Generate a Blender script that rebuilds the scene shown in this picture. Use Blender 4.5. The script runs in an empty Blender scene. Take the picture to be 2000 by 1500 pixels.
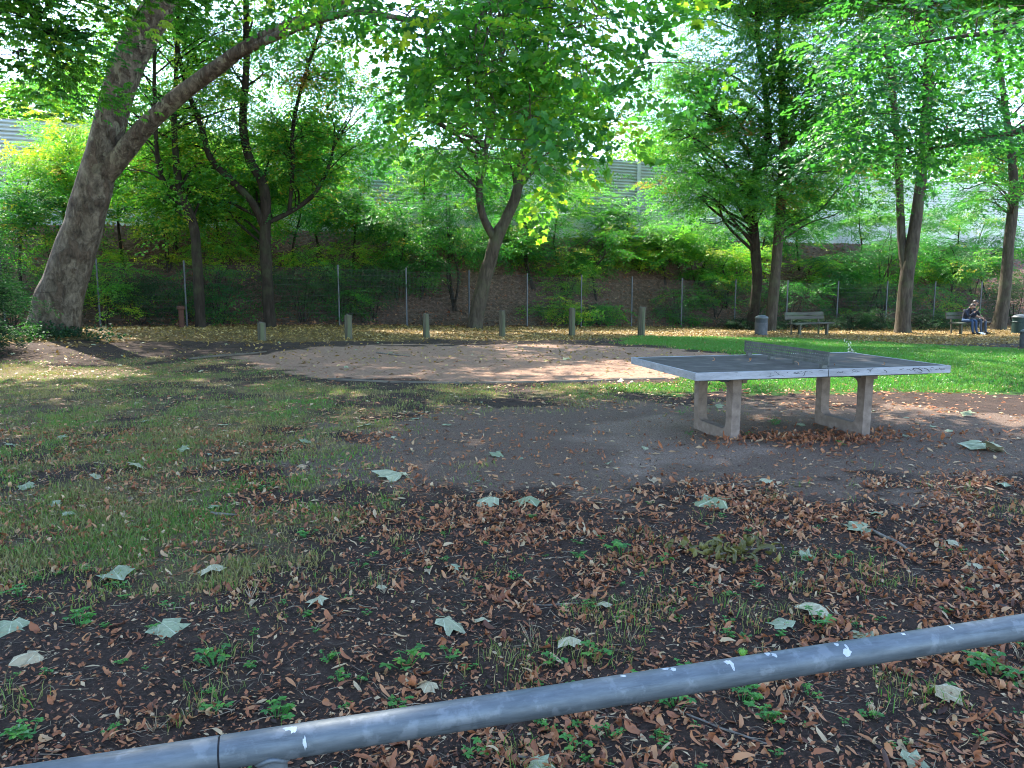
import bpy, bmesh, math, random
import numpy as np
from mathutils import Vector, Matrix

SC = bpy.context.scene
COL = SC.collection
R = math.radians
rng = np.random.default_rng(11)
random.seed(5)

# ------------------------------------------------------------------ camera
F_PX, PITCH, CAM_H = 1500.0, 0.1312, 1.57
cam_d = bpy.data.cameras.new('camera')
cam_d.sensor_width = 36.0
cam_d.lens = 36.0 * F_PX / 2000.0
cam_d.clip_start = 0.05
cam_d.clip_end = 2000.0
cam = bpy.data.objects.new('camera', cam_d)
cam.location = (0, 0, CAM_H)
cam.rotation_euler = (math.pi / 2 - PITCH, 0, 0)
COL.objects.link(cam)
SC.camera = cam

# ------------------------------------------------------------------ light
SUN_AZ, SUN_EL = -30.0, 48.0          # azimuth from +y towards +x, elevation
world = bpy.data.worlds.new('World')
SC.world = world
world.use_nodes = True
wn = world.node_tree.nodes
sky = wn.new('ShaderNodeTexSky')
sky.sky_type = 'NISHITA'
sky.sun_disc = False
sky.sun_elevation = R(SUN_EL)
sky.sun_rotation = R(SUN_AZ)
sky.air_density = 0.9
sky.dust_density = 0.5
sky.ozone_density = 1.0
wn['Background'].inputs['Strength'].default_value = 0.15
world.node_tree.links.new(sky.outputs[0], wn['Background'].inputs[0])
sun_d = bpy.data.lights.new('sun', 'SUN')
sun_d.energy = 3.4
sun_d.angle = R(0.6)
sun_d.color = (1.0, 0.93, 0.82)
sun = bpy.data.objects.new('sun', sun_d)
sv = Vector((math.sin(R(SUN_AZ)) * math.cos(R(SUN_EL)), math.cos(R(SUN_AZ)) * math.cos(R(SUN_EL)), math.sin(R(SUN_EL))))
sun.rotation_euler = sv.to_track_quat('Z', 'Y').to_euler()
sun.location = (-20, 30, 40)
COL.objects.link(sun)
SC.view_settings.view_transform = 'Standard'
SC.view_settings.look = 'None'
SC.view_settings.gamma = 1.0
SC.view_settings.exposure = 2.8
SC.render.engine = 'CYCLES'
SC.cycles.use_denoising = True
SC.cycles.max_bounces = 8
SC.cycles.transparent_max_bounces = 8
SC.cycles.sample_clamp_indirect = 6.0
SC.cycles.pixel_filter_type = 'BLACKMAN_HARRIS'
SC.cycles.filter_width = 1.0

# ------------------------------------------------------------------ pixel -> world
def ray(px, py):
    u, v = (px - 1000) / F_PX, -(py - 750) / F_PX
    return np.array([u, math.cos(PITCH) + v * math.sin(PITCH), -math.sin(PITCH) + v * math.cos(PITCH)])

def at(px, py, Y):
    d = ray(px, py)
    return d * (Y / d[1]) + np.array([0, 0, CAM_H])

def sst(t):
    t = np.clip(t, 0, 1)
    return t * t * (3 - 2 * t)

def yf(x):      # fence line
    x = np.asarray(x, float)
    return np.maximum(np.where(x < 5.4, 33 + .49 * (x - 5.4), 33 + .2 * (x - 5.4)), 13.0)

def yw(x):      # noise barrier line
    x = np.asarray(x, float)
    return np.maximum(38.1 + .4 * x, yf(x) + 6.5)

def hash2(ix, iy, s):
    h = (ix.astype(np.int64) * 374761393 + iy.astype(np.int64) * 668265263 + s * 2147483647) & 0xffffffff
    h = ((h ^ (h >> 13)) * 1274126177) & 0xffffffff
    h = (h ^ (h >> 16)) & 0xffff
    return h / 65535.0

def vn(x, y, s=0):
    x = np.asarray(x, float); y = np.asarray(y, float)
    ix, iy = np.floor(x), np.floor(y)
    fx, fy = x - ix, y - iy
    fx = fx * fx * (3 - 2 * fx); fy = fy * fy * (3 - 2 * fy)
    a = hash2(ix, iy, s); b = hash2(ix + 1, iy, s); c = hash2(ix, iy + 1, s); d = hash2(ix + 1, iy + 1, s)
    return (a * (1 - fx) + b * fx) * (1 - fy) + (c * (1 - fx) + d * fx) * fy

def fbm(x, y, s=0, o=4):
    r, a, t = 0, 1, 0
    for i in range(o):
        r = r + a * vn(x * 2 ** i + 17.3 * i, y * 2 ** i - 9.1 * i, s + i); t += a; a *= .5
    return r / t

def gz(x, y):
    x = np.asarray(x, float); y = np.asarray(y, float)
    g = -.5 * sst((y - 12) / 20) * sst((x + 12) / 30) + .14 * sst((y - 14) / 9) * sst((2 - x) / 12)
    g = g + .26 * np.exp(-((x + 11.6) ** 2 + (y - 19) ** 2) / 14)
    g = g + .05 * np.exp(-((x - 2.3) ** 2 + (y - 7.1) ** 2) / .25)
    near = 1 - sst((y - 8) / 10)
    g = g + (fbm(x * .9, y * .9, 3) - .5) * .05 * near + (fbm(x * 6, y * 6, 8, 3) - .5) * .03 * near
    s = (y - yf(x) - .4) / (yw(x) - yf(x) - 1.4)
    e = sst(s)
    return g * (1 - e) + 3.75 * e + (fbm(x * .5, y * .5, 21) - .5) * .7 * np.clip(e * 4, 0, 1) * np.clip((1.05 - s) * 3, 0, 1)

def ground(px, py):
    d = ray(px, py)
    o = np.array([0, 0, CAM_H])
    t = np.linspace(1.2, 80, 900)
    for _ in range(2):
        P = o + d * t[:, None]
        below = np.where(P[:, 2] <= gz(P[:, 0], P[:, 1]))[0]
        i = max(1, int(below[0]) if len(below) else len(t) - 1)
        t = np.linspace(t[i - 1], t[i], 24)
    p = o + d * t[12]
    p[2] = gz(p[0], p[1])
    return p

def on(x, y, dz=0.0):
    return np.array([x, y, float(gz(x, y)) + dz])

# ------------------------------------------------------------------ mesh helpers
class MB:
    def __init__(self):
        self.v, self.f, self.t, self.n = [], [], [], 0
    def add(self, v, f, tint=None):
        v = np.asarray(v, float).reshape(-1, 3); f = np.asarray(f, int)
        self.v.append(v); self.f.append(f + self.n)
        self.t.append(np.full(len(v), .5) if tint is None else (np.full(len(v), float(tint)) if np.isscalar(tint) else np.asarray(tint, float)))
        self.n += len(v)
        return self
    def box(self, c, s, M=None):
        c = np.array(c, float); s = np.array(s, float) / 2
        v = np.array([[x, y, z] for x in (-1, 1) for y in (-1, 1) for z in (-1, 1)], float) * s
        if M is not None:
            v = v @ np.array(M)[:3, :3].T
        return self.add(v + c, [[0, 1, 3, 2], [4, 6, 7, 5], [0, 4, 5, 1], [2, 3, 7, 6], [0, 2, 6, 4], [1, 5, 7, 3]])
    def tube(self, pts, rad, seg=8, cap=True, lump=0.0, seed=0, tint=None):
        pts = np.asarray(pts, float); rad = np.broadcast_to(np.asarray(rad, float), (len(pts),))
        T = np.gradient(pts, axis=0); T /= np.linalg.norm(T, axis=1)[:, None] + 1e-9
        up = np.array([0, 0, 1.]) if abs(T[0][2]) < .9 else np.array([0, 1., 0])
        n = np.cross(up, T[0]); n /= np.linalg.norm(n)
        a = np.linspace(0, 2 * np.pi, seg, endpoint=False)
        V = []
        for i, p in enumerate(pts):
            n = n - T[i] * np.dot(n, T[i]); n /= np.linalg.norm(n) + 1e-9
            b = np.cross(T[i], n)
            rr = rad[i] * (1 + lump * (vn(a * 1.6 + seed, np.full(seg, i * .35), seed) - .5) * 2) if lump else np.full(seg, rad[i])
            V.append(p + rr[:, None] * (np.cos(a)[:, None] * n + np.sin(a)[:, None] * b))
        V = np.concatenate(V)
        jj = np.arange(seg); kk = (jj + 1) % seg; bs = (np.arange(len(pts) - 1) * seg)[:, None]
        F = np.stack([bs + jj, bs + kk, bs + seg + kk, bs + seg + jj], -1).reshape(-1, 4)
        self.add(V, F, tint)
        if cap:
            m = len(pts)
            for ring, p, flip in ((0, pts[0], True), (m - 1, pts[-1], False)):
                vv = np.concatenate([V[ring * seg:(ring + 1) * seg], [p]])
                ff = [[j, (j + 1) % seg, seg] if not flip else [(j + 1) % seg, j, seg] for j in range(seg)]
                self.add(vv, ff, tint)
        return self
    def lathe(self, prof, seg=20, c=(0, 0, 0)):
        a = np.linspace(0, 2 * np.pi, seg, endpoint=False)
        V = np.concatenate([np.stack([r * np.cos(a), r * np.sin(a), np.full(seg, z)], 1) for r, z in prof]) + np.array(c)
        F = []
        for i in range(len(prof) - 1):
            for j in range(seg):
                k = (j + 1) % seg
                F.append([i * seg + j, i * seg + k, (i + 1) * seg + k, (i + 1) * seg + j])
        return self.add(V, F)
    def prism(self, poly, z0, z1):
        n = len(poly); p = np.array(poly, float)
        V = np.concatenate([np.c_[p, np.full(n, z0)], np.c_[p, np.full(n, z1)]])
        self.add(V, [[i, (i + 1) % n, n + (i + 1) % n, n + i] for i in range(n)])
        self.polys = getattr(self, 'polys', [])
        self.polys += [list(range(self.n - 2 * n, self.n - n))[::-1], list(range(self.n - n, self.n))]
        return self
    def mesh(self, name, mat, off=(0, 0, 0), smooth=False):
        me = bpy.data.meshes.new(name)
        V = np.concatenate(self.v) - np.array(off)
        me.vertices.add(len(V)); me.vertices.foreach_set('co', V.astype(np.float32).ravel())
        idx, tot = [], []
        for f in self.f:
            idx.append(f.ravel()); tot.append(np.full(len(f), f.shape[1]))
        for p in getattr(self, 'polys', []):
            idx.append(np.array(p)); tot.append(np.array([len(p)]))
        idx = np.concatenate(idx); tot = np.concatenate(tot)
        st = np.concatenate([[0], np.cumsum(tot)[:-1]])
        me.loops.add(len(idx)); me.loops.foreach_set('vertex_index', idx.astype(np.int32))
        me.polygons.add(len(tot)); me.polygons.foreach_set('loop_start', st.astype(np.int32))
        me.polygons.foreach_set('loop_total', tot.astype(np.int32))
        me.polygons.foreach_set('use_smooth', np.full(len(tot), smooth))
        me.update(calc_edges=True)
        at_ = me.attributes.new('tint', 'FLOAT', 'POINT')
        at_.data.foreach_set('value', np.concatenate(self.t).astype(np.float32))
        if mat is not None:
            me.materials.append(mat)
        return me
    def build(self, name, mat, parent=None, off=(0, 0, 0), smooth=False, loc=None):
        o = bpy.data.objects.new(name, self.mesh(name, mat, off, smooth))
        COL.objects.link(o)
        if parent is not None:
            o.parent = parent
        if loc is not None:
            o.location = loc
        return o

def tag(o, label=None, cat=None, group=None, kind=None):
    if label: o['label'] = label
    if cat: o['category'] = cat
    if group: o['group'] = group
    if kind: o['kind'] = kind
    return o

def empty(name, loc, label, cat, group=None, rz=0.0):
    o = bpy.data.objects.new(name, None)
    o.empty_display_size = .2
    o.location = tuple(float(c) for c in loc); o.rotation_euler = (0, 0, rz)
    COL.objects.link(o)
    return tag(o, label, cat, group)

def link_copy(src, name=None, parent=None):
    o = src.copy()
    COL.objects.link(o)
    o.parent = parent
    return o

def smooth_line(P, R_, n=6):
    P = np.asarray(P, float); R_ = np.asarray(R_, float)
    Q = np.c_[P, R_]
    out = []
    for i in range(len(Q) - 1):
        p0 = Q[max(i - 1, 0)]; p1 = Q[i]; p2 = Q[i + 1]; p3 = Q[min(i + 2, len(Q) - 1)]
        for t in np.linspace(0, 1, n, endpoint=False):
            out.append(.5 * ((2 * p1) + (-p0 + p2) * t + (2 * p0 - 5 * p1 + 4 * p2 - p3) * t * t + (-p0 + 3 * p1 - 3 * p2 + p3) * t ** 3))
    out.append(Q[-1])
    out = np.array(out)
    return out[:, :3], np.maximum(out[:, 3], .004)

# ------------------------------------------------------------------ materials
class NT:
    def __init__(self, name):
        self.m = bpy.data.materials.new(name); self.m.use_nodes = True
        self.t = self.m.node_tree; self.n = self.t.nodes
        self.b = self.n['Principled BSDF']; self.out = self.n['Material Output']
    def new(self, typ, **kw):
        n = self.n.new(typ)
        for k, v in kw.items():
            setattr(n, k, v)
        return n
    def l(self, a, b):
        self.t.links.new(a, b)
    def coord(self, kind='Object'):
        return self.new('ShaderNodeTexCoord').outputs[kind]
    def noise(self, scale, detail=5, vec=None, rough=.6, dist=0):
        n = self.new('ShaderNodeTexNoise')
        n.inputs['Scale'].default_value = scale; n.inputs['Detail'].default_value = detail
        n.inputs['Roughness'].default_value = rough; n.inputs['Distortion'].default_value = dist
        if vec is not None: self.l(vec, n.inputs['Vector'])
        return n.outputs['Fac']
    def ramp(self, fac, stops):
        n = self.new('ShaderNodeValToRGB')
        e = n.color_ramp.elements
        while len(e) < len(stops): e.new(.5)
        for i, (p, c) in enumerate(stops):
            e[i].position = p; e[i].color = (*c, 1) if len(c) == 3 else c
        self.l(fac, n.inputs['Fac'])
        return n.outputs['Color']
    def mix(self, fac, a, b, mode='MIX'):
        n = self.new('ShaderNodeMix', data_type='RGBA', blend_type=mode)
        for s, v in ((n.inputs[0], fac), (n.inputs[6], a), (n.inputs[7], b)):
            if hasattr(v, 'node'): self.l(v, s)
            else: s.default_value = v if not isinstance(v, tuple) else ((*v, 1) if len(v) == 3 else v)
        return n.outputs[2]
    def math(self, op, a, b=None):
        n = self.new('ShaderNodeMath', operation=op)
        for s, v in ((n.inputs[0], a), (n.inputs[1], b)):
            if v is None: continue
            if hasattr(v, 'node'): self.l(v, s)
            else: s.default_value = v
        return n.outputs[0]
    def attr(self, name):
        return self.new('ShaderNodeAttribute', attribute_name=name).outputs['Fac']
    def bump(self, h, strength=.4, dist=.02):
        n = self.new('ShaderNodeBump')
        n.inputs['Strength'].default_value = strength; n.inputs['Distance'].default_value = dist
        self.l(h, n.inputs['Height']); self.l(n.outputs[0], self.b.inputs['Normal'])
    def map(self, vec, scale=(1, 1, 1)):
        n = self.new('ShaderNodeMapping'); n.inputs['Scale'].default_value = scale
        self.l(vec, n.inputs[0]); return n.outputs[0]

def vmat(name, c1, c2, scale=8, rough=.8, bump=.3, metal=0, stretch=(1, 1, 1), bdist=.01, c3=None, spec=.3):
    k = NT(name)
    v = k.map(k.coord(), stretch)
    n1 = k.noise(scale, 6, v)
    col = k.ramp(n1, [(.32, c1), (.68, c2)])
    if c3:
        col = k.mix(k.ramp(k.noise(scale * .35, 4, v), [(.52, (0, 0, 0)), (.66, (1, 1, 1))]), col, c3)
    k.l(col, k.b.inputs['Base Color'])
    k.b.inputs['Roughness'].default_value = rough; k.b.inputs['Metallic'].default_value = metal
    k.b.inputs['Specular IOR Level'].default_value = spec
    if bump:
        k.bump(k.noise(scale * 4, 5, v), bump, bdist)
    return k.m

def leafmat(name, stops, trans=1.0, tcol=None, rough=.4, tmix=.5):
    k = NT(name)
    oi = k.new('ShaderNodeObjectInfo'); sx = k.new('ShaderNodeSeparateColor'); k.l(oi.outputs['Color'], sx.inputs[0])
    t = k.math('ADD', k.attr('tint'), k.math('SUBTRACT', sx.outputs[0], 1.0))
    col = k.ramp(t, stops)
    k.l(col, k.b.inputs['Base Color'])
    k.b.inputs['Roughness'].default_value = rough
    k.b.inputs['Specular IOR Level'].default_value = .35
    tr = k.new('ShaderNodeBsdfTranslucent')
    k.l(k.mix(1.0, col, tcol or (2.1, 2.5, 1.2), 'MULTIPLY'), tr.inputs['Color'])
    ms = k.new('ShaderNodeMixShader'); ms.inputs[0].default_value = tmix
    k.l(k.b.outputs[0], ms.inputs[1]); k.l(tr.outputs[0], ms.inputs[2]); k.l(ms.outputs[0], k.out.inputs['Surface'])
    return k.m

M = {}
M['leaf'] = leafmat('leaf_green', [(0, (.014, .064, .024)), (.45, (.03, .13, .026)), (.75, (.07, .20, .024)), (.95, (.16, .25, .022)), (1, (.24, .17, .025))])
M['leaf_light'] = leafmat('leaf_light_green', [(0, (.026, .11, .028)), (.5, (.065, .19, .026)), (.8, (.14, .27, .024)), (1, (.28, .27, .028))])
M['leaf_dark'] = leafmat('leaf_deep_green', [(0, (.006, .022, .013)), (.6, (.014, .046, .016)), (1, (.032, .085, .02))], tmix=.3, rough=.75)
M['leaf_plane'] = leafmat('leaf_plane', [(0, (.02, .085, .024)), (.5, (.045, .155, .026)), (.85, (.1, .23, .024)), (1, (.2, .27, .025))])
M['leaf_rust'] = leafmat('leaf_rust', [(0, (.12, .05, .015)), (.5, (.2, .085, .02)), (1, (.28, .17, .03))])
M['litter'] = leafmat('fallen_leaf_brown', [(0, (.03, .016, .012)), (.25, (.15, .052, .025)), (.58, (.30, .11, .046)), (.85, (.41, .21, .10)), (1, (.40, .29, .17))], tcol=(1.3, 1.1, .8), tmix=.15, rough=.6)
M['litter_y'] = leafmat('fallen_leaf_yellow', [(0, (.07, .04, .02)), (.4, (.19, .115, .035)), (.75, (.31, .21, .06)), (1, (.42, .31, .13))], tcol=(1.3, 1.2, .8), tmix=.15, rough=.6)
M['plane_pale'] = leafmat('fallen_leaf_pale', [(0, (.13, .19, .10)), (.5, (.25, .31, .2)), (.8, (.4, .4, .26)), (1, (.45, .3, .18))], tcol=(1, 1, .8), tmix=.12, rough=.6)
def palemat():
    k = NT('fallen_plane_leaf')
    v = k.coord()
    col = k.ramp(k.attr('tint'), [(0, (.14, .19, .09)), (.5, (.25, .29, .175)), (.8, (.38, .34, .21)), (1, (.38, .23, .13))])
    col = k.mix(k.ramp(k.noise(5, 5, v, .7), [(.35, (0, 0, 0)), (.75, (.5, .5, .5))]), col, (.22, .2, .11))
    x = k.new('ShaderNodeSeparateXYZ'); k.l(v, x.inputs[0])
    an = k.math('ARCTAN2', x.outputs[1], k.math('ADD', x.outputs[0], .04))
    pp = k.math('PINGPONG', an, .34)
    vein = k.ramp(pp, [(0, (1, 1, 1)), (.05, (0, 0, 0))])
    col = k.mix(k.math('MULTIPLY', vein, .6), col, (.55, .55, .4))
    k.l(col, k.b.inputs['Base Color']); k.b.inputs['Roughness'].default_value = .65
    k.bump(k.noise(9, 5, v), .6, .03)
    return k.m
M['plane_pale'] = palemat()
M['weed'] = leafmat('weed_green', [(0, (.03, .12, .03)), (.6, (.06, .2, .035)), (1, (.15, .28, .04))], tmix=.3)
M['grass'] = leafmat('grass_blades', [(0, (.26, .19, .09)), (.3, (.17, .17, .055)), (.6, (.085, .18, .03)), (1, (.05, .225, .022))], tmix=.3, tcol=(1.5, 1.7, 1.0))
M['straw'] = leafmat('dry_straw', [(0, (.07, .048, .032)), (.5, (.15, .11, .07)), (1, (.38, .3, .2))], tmix=.1)
M['wilt'] = leafmat('wilted_leaf_olive', [(0, (.05, .045, .012)), (.6, (.12, .11, .03)), (1, (.2, .17, .05))], tmix=.15, tcol=(1.2, 1.2, .8))
M['pale_leaf'] = leafmat('dried_pale_leaf', [(0, (.3, .3, .24)), (1, (.55, .55, .45))], tmix=.15, tcol=(1, 1, .9))
M['husk'] = leafmat('husk_green', [(0, (.1, .26, .03)), (1, (.2, .38, .06))], tmix=.1)

def barkmat(name, c1, c2, c3, sc, stretch, bump, bd):
    k = NT(name)
    v = k.map(k.coord(), stretch)
    n = k.noise(sc, 8, v, .65, .4)
    col = k.ramp(n, [(.3, c1), (.55, c2), (.75, c3)])
    big = k.noise(sc * .18, 3, k.coord())
    col = k.mix(k.ramp(big, [(.5, (0, 0, 0)), (.72, (1, 1, 1))]), col, tuple(.6 * a + .4 * b for a, b in zip(c2, (.07, .1, .04))))
    k.l(col, k.b.inputs['Base Color'])
    k.b.inputs['Roughness'].default_value = .9; k.b.inputs['Specular IOR Level'].default_value = .15
    k.bump(k.noise(sc * 1.6, 8, v, .7, .6), 1.0, .05)
    return k.m
M['bark'] = barkmat('bark_grey_brown', (.026, .021, .015), (.066, .053, .039), (.115, .094, .07), 9, (1, 1, .22), .8, .03)
M['bark_dark'] = barkmat('bark_dark', (.012, .009, .007), (.03, .023, .017), (.055, .043, .033), 10, (1, 1, .25), .8, .03)
def planebark():
    k = NT('bark_plane')
    v = k.coord()
    n = k.noise(7, 8, k.map(v, (1, 1, .6)), .7, .6)
    col = k.ramp(n, [(.32, (.04, .031, .022)), (.5, (.125, .10, .073)), (.68, (.235, .19, .14))])
    patch = k.ramp(k.noise(3.4, 6, k.map(v, (1, 1, .5)), .7, .5), [(.50, (0, 0, 0)), (.58, (1, 1, 1))])
    col = k.mix(k.math('MULTIPLY', patch, .6), col, k.ramp(n, [(.3, (.045, .029, .02)), (.7, (.12, .078, .055))]))
    hz = k.new('ShaderNodeSeparateXYZ'); k.l(v, hz.inputs[0])
    up = k.ramp(k.math('MULTIPLY', hz.outputs[2], .1), [(.3, (0, 0, 0)), (.5, (1, 1, 1))])
    p2 = k.ramp(k.noise(4.6, 5, k.map(v, (1, 1, .6)), .65, .6), [(.56, (0, 0, 0)), (.60, (1, 1, 1))])
    col = k.mix(k.math('MULTIPLY', k.math('MULTIPLY', p2, up), .7), col, (.26, .24, .16))
    k.l(col, k.b.inputs['Base Color'])
    k.b.inputs['Roughness'].default_value = .88; k.b.inputs['Specular IOR Level'].default_value = .2
    hh = k.math('ADD', k.noise(22, 8, k.map(v, (1, 1, .6)), .7), k.math('MULTIPLY', patch, .7))
    k.bump(hh, 1.0, .06)
    return k.m
M['bark_plane'] = planebark()
M['wood_old'] = vmat('weathered_wood', (.04, .037, .026), (.10, .088, .063), 14, .9, .6, stretch=(1, 1, .12), bdist=.01, c3=(.09, .105, .055))
M['wood_bench'] = vmat('bench_wood', (.035, .032, .024), (.085, .075, .058), 12, .85, .5, stretch=(.15, 1, 1), c3=(.08, .095, .06))
M['rust'] = vmat('rusty_steel', (.04, .016, .01), (.085, .036, .022), 20, .8, .4)
M['galv_post'] = vmat('galvanised_post', (.055, .06, .067), (.09, .097, .106), 12, .5, .1, .3)
M['wire'] = vmat('galvanised_wire', (.03, .032, .032), (.055, .06, .06), 5, .5, 0, .3)
def railmat():
    k = NT('galvanised_rail')
    v = k.coord()
    a = k.noise(14, 6, k.map(v, (1, 6, 6)), .65)
    col = k.ramp(a, [(.3, (.065, .08, .092)), (.7, (.125, .145, .16))])
    blot = k.ramp(k.noise(26, 4, v, .6), [(.54, (0, 0, 0)), (.62, (1, 1, 1))])
    col = k.mix(k.math('MULTIPLY', blot, .5), col, (.18, .2, .22))
    dirt = k.ramp(k.noise(9, 8, k.map(v, (.5, 5, 5)), .75), [(.58, (0, 0, 0)), (.72, (1, 1, 1))])
    col = k.mix(k.math('MULTIPLY', dirt, .8), col, (.04, .047, .05))
    k.l(col, k.b.inputs['Base Color'])
    k.b.inputs['Metallic'].default_value = .45
    rr = k.ramp(k.noise(20, 5, v), [(.3, (.46, .46, .46)), (.7, (.7, .7, .7))])
    k.l(rr, k.b.inputs['Roughness'])
    k.bump(k.noise(60, 4, v), .06, .003)
    return k.m
M['rail'] = railmat()
M['dropping'] = vmat('bird_dropping', (.32, .34, .35), (.5, .52, .53), 40, .8, .3)
M['gap'] = vmat('dark_gap', (.01, .011, .014), (.02, .02, .024), 10, .8, 0)
M['concrete_leg'] = vmat('concrete_leg', (.13, .098, .078), (.24, .185, .15), 13, .9, .6, bdist=.008, c3=(.15, .115, .09))
def edge():
    k = NT('table_edge_paint')
    v = k.coord()
    col = k.ramp(k.noise(7, 7, k.map(v, (.4, 1, 2.5)), .7), [(.3, (.16, .16, .165)), (.68, (.32, .32, .335))])
    fl = k.ramp(k.noise(24, 5, k.map(v, (1.2, 1, 3)), .75, 1.2), [(.63, (0, 0, 0)), (.68, (1, 1, 1))])
    col = k.mix(k.math('MULTIPLY', fl, .8), col, (.06, .06, .07))
    k.l(col, k.b.inputs['Base Color']); k.b.inputs['Roughness'].default_value = .6
    k.bump(k.noise(50, 4, v), .2, .003)
    return k.m
M['edge'] = edge()
M['slate'] = vmat('table_surface', (.055, .048, .042), (.10, .088, .078), 6, .9, .15, c3=(.14, .122, .105), bdist=.003, spec=.15)
M['netmetal'] = vmat('net_steel', (.065, .07, .066), (.115, .122, .115), 14, .55, .15, .4)
M['black'] = vmat('black_mark', (.012, .012, .016), (.03, .03, .035), 20, .7, 0)
M['bin_grey'] = vmat('bin_grey', (.045, .048, .054), (.085, .088, .095), 7, .6, .2)
M['bin_dark'] = vmat('bin_dark', (.018, .024, .03), (.035, .045, .05), 7, .5, .1)
M['bin_green'] = vmat('bin_green', (.008, .024, .022), (.014, .038, .034), 7, .5, .15)
M['bin_lid'] = vmat('bin_lid', (.07, .078, .08), (.11, .12, .12), 7, .5, .15)
M['concrete_wall'] = vmat('barrier_concrete', (.50, .50, .49), (.62, .62, .60), 1.2, .9, .2, stretch=(1, 1, .4), c3=(.45, .45, .44))
M['panel'] = vmat('barrier_aluminium', (.50, .53, .57), (.62, .64, .67), 1.0, .55, 0, .1, stretch=(.4, 1, 2))
M['barrier_post'] = vmat('barrier_post', (.55, .57, .6), (.66, .68, .7), 3, .5, 0, .2)
M['stick'] = vmat('dead_stick', (.09, .075, .06), (.2, .17, .14), 30, .9, .4)
M['log'] = vmat('edging_timber', (.06, .05, .04), (.13, .11, .085), 10, .9, .5, stretch=(.2, 1, 1))
M['skin'] = vmat('skin', (.26, .14, .095), (.32, .18, .125), 20, .55, 0)
M['hair'] = vmat('hair_dark', (.012, .009, .008), (.03, .022, .018), 60, .5, .3)
M['navy'] = vmat('jacket_navy', (.010, .012, .022), (.022, .025, .038), 25, .85, .3)
M['tee'] = vmat('shirt_black', (.010, .010, .013), (.02, .02, .024), 25, .85, .3)
M['jeans'] = vmat('jeans_blue', (.02, .042, .09), (.04, .07, .13), 30, .9, .3)
M['jeans_grey'] = vmat('jeans_grey_blue', (.03, .04, .055), (.055, .068, .09), 30, .9, .3)
M['shoe'] = vmat('shoe_black', (.01, .01, .011), (.025, .025, .027), 20, .6, .1)
M['white'] = vmat('white_plastic', (.7, .72, .74), (.78, .8, .82), 10, .4, 0)
M['eye'] = vmat('eye_dark', (.01, .01, .01), (.02, .02, .02), 10, .3, 0)

# ------------------------------------------------------------------ ground zones (polygons picked in the photograph, laid on the ground)
def flat(px, py):
    d = ray(px, min(max(py, 600), 1500)); t = CAM_H / -d[2]
    p = ground(px, py)
    return p[:2]
def zone(pts):
    return np.array([flat(*p) for p in pts])
ZS = zone([(470, 700), (560, 684), (700, 677), (900, 672), (1100, 673), (1300, 681), (1430, 691), (1445, 704), (1330, 735), (1250, 741), (1100, 744), (900, 747), (700, 744), (620, 733), (540, 716)])
ZG = zone([(540, 905), (640, 850), (800, 806), (1000, 792), (1250, 786), (1500, 790), (1750, 800), (2000, 815), (2350, 830), (2350, 955), (2000, 935), (1700, 945), (1400, 955), (1100, 960), (850, 945), (650, 935)])
ZL = zone([(1190, 668), (1260, 658), (1500, 660), (1700, 668), (2000, 683), (2400, 690), (2400, 780), (2000, 772), (1800, 768), (1500, 768), (1330, 770), (1200, 768), (1180, 756), (1300, 748), (1440, 716), (1420, 690), (1300, 676)])
ZM = zone([(-600, 770), (0, 720), (250, 700), (470, 705), (640, 748), (900, 754), (1150, 750), (1300, 755), (1300, 778), (1000, 788), (820, 803), (640, 850), (540, 905), (600, 960), (640, 1000), (500, 1080), (300, 1150), (0, 1190), (-600, 1240)])
ZT = zone([(1160, 830), (1300, 812), (1420, 840), (1450, 880), (1380, 900), (1240, 905), (1140, 880)])

def sdist(P, poly):     # signed distance, negative inside
    P = np.asarray(P, float); d = np.full(len(P), 1e9); ins = np.zeros(len(P), bool)
    n = len(poly)
    for i in range(n):
        a, b = poly[i], poly[(i + 1) % n]
        ab = b - a; t = np.clip(((P - a) @ ab) / (ab @ ab), 0, 1)
        d = np.minimum(d, np.hypot(*(P - a - t[:, None] * ab).T))
        c = (a[1] > P[:, 1]) != (b[1] > P[:, 1])
        with np.errstate(divide='ignore', invalid='ignore'):
            xx = (b[0] - a[0]) * (P[:, 1] - a[1]) / (b[1] - a[1] + 1e-12) + a[0]
        ins ^= c & (P[:, 0] < xx)
    return np.where(ins, -d, d)

def masks(x, y):
    P = np.c_[x, y]
    w1 = (fbm(x * 1.3, y * 1.3, 31) - .5); w2 = (fbm(x * 4, y * 4, 37) - .5)
    def m(poly, soft, wob):
        return 1 - sst((sdist(P, poly) + wob * (w1 * 2 + w2) + soft / 2) / soft)
    sand = m(ZS, .7, 1.0)
    gravel = m(ZG, 1.3, 1.2)
    lawn = m(ZL, .9, 1.1)
    mid = m(ZM, 2.0, 2.0)
    tan = m(ZT, 1.2, .6)
    patch = .25 + .75 * sst((fbm(x * 1.6, y * 1.6, 51) - .26) / .35)
    mid = mid * patch
    fr = y - yf(x)
    litter = sst((fr + 8.7 + 2.5 * w1 + 3 * sst((x - 4) / 8)) / 1.5) * (1 - sst((fr - .2) / .6)) * (1 - .75 * lawn)
    lawn = lawn * (1 - sand); mid = mid * (1 - sand)
    emb = sst((fr + .1) / .6)
    return dict(sand=sand, gravel=gravel, lawn=lawn, mid=mid, tan=tan, litter=litter, emb=emb)

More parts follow.
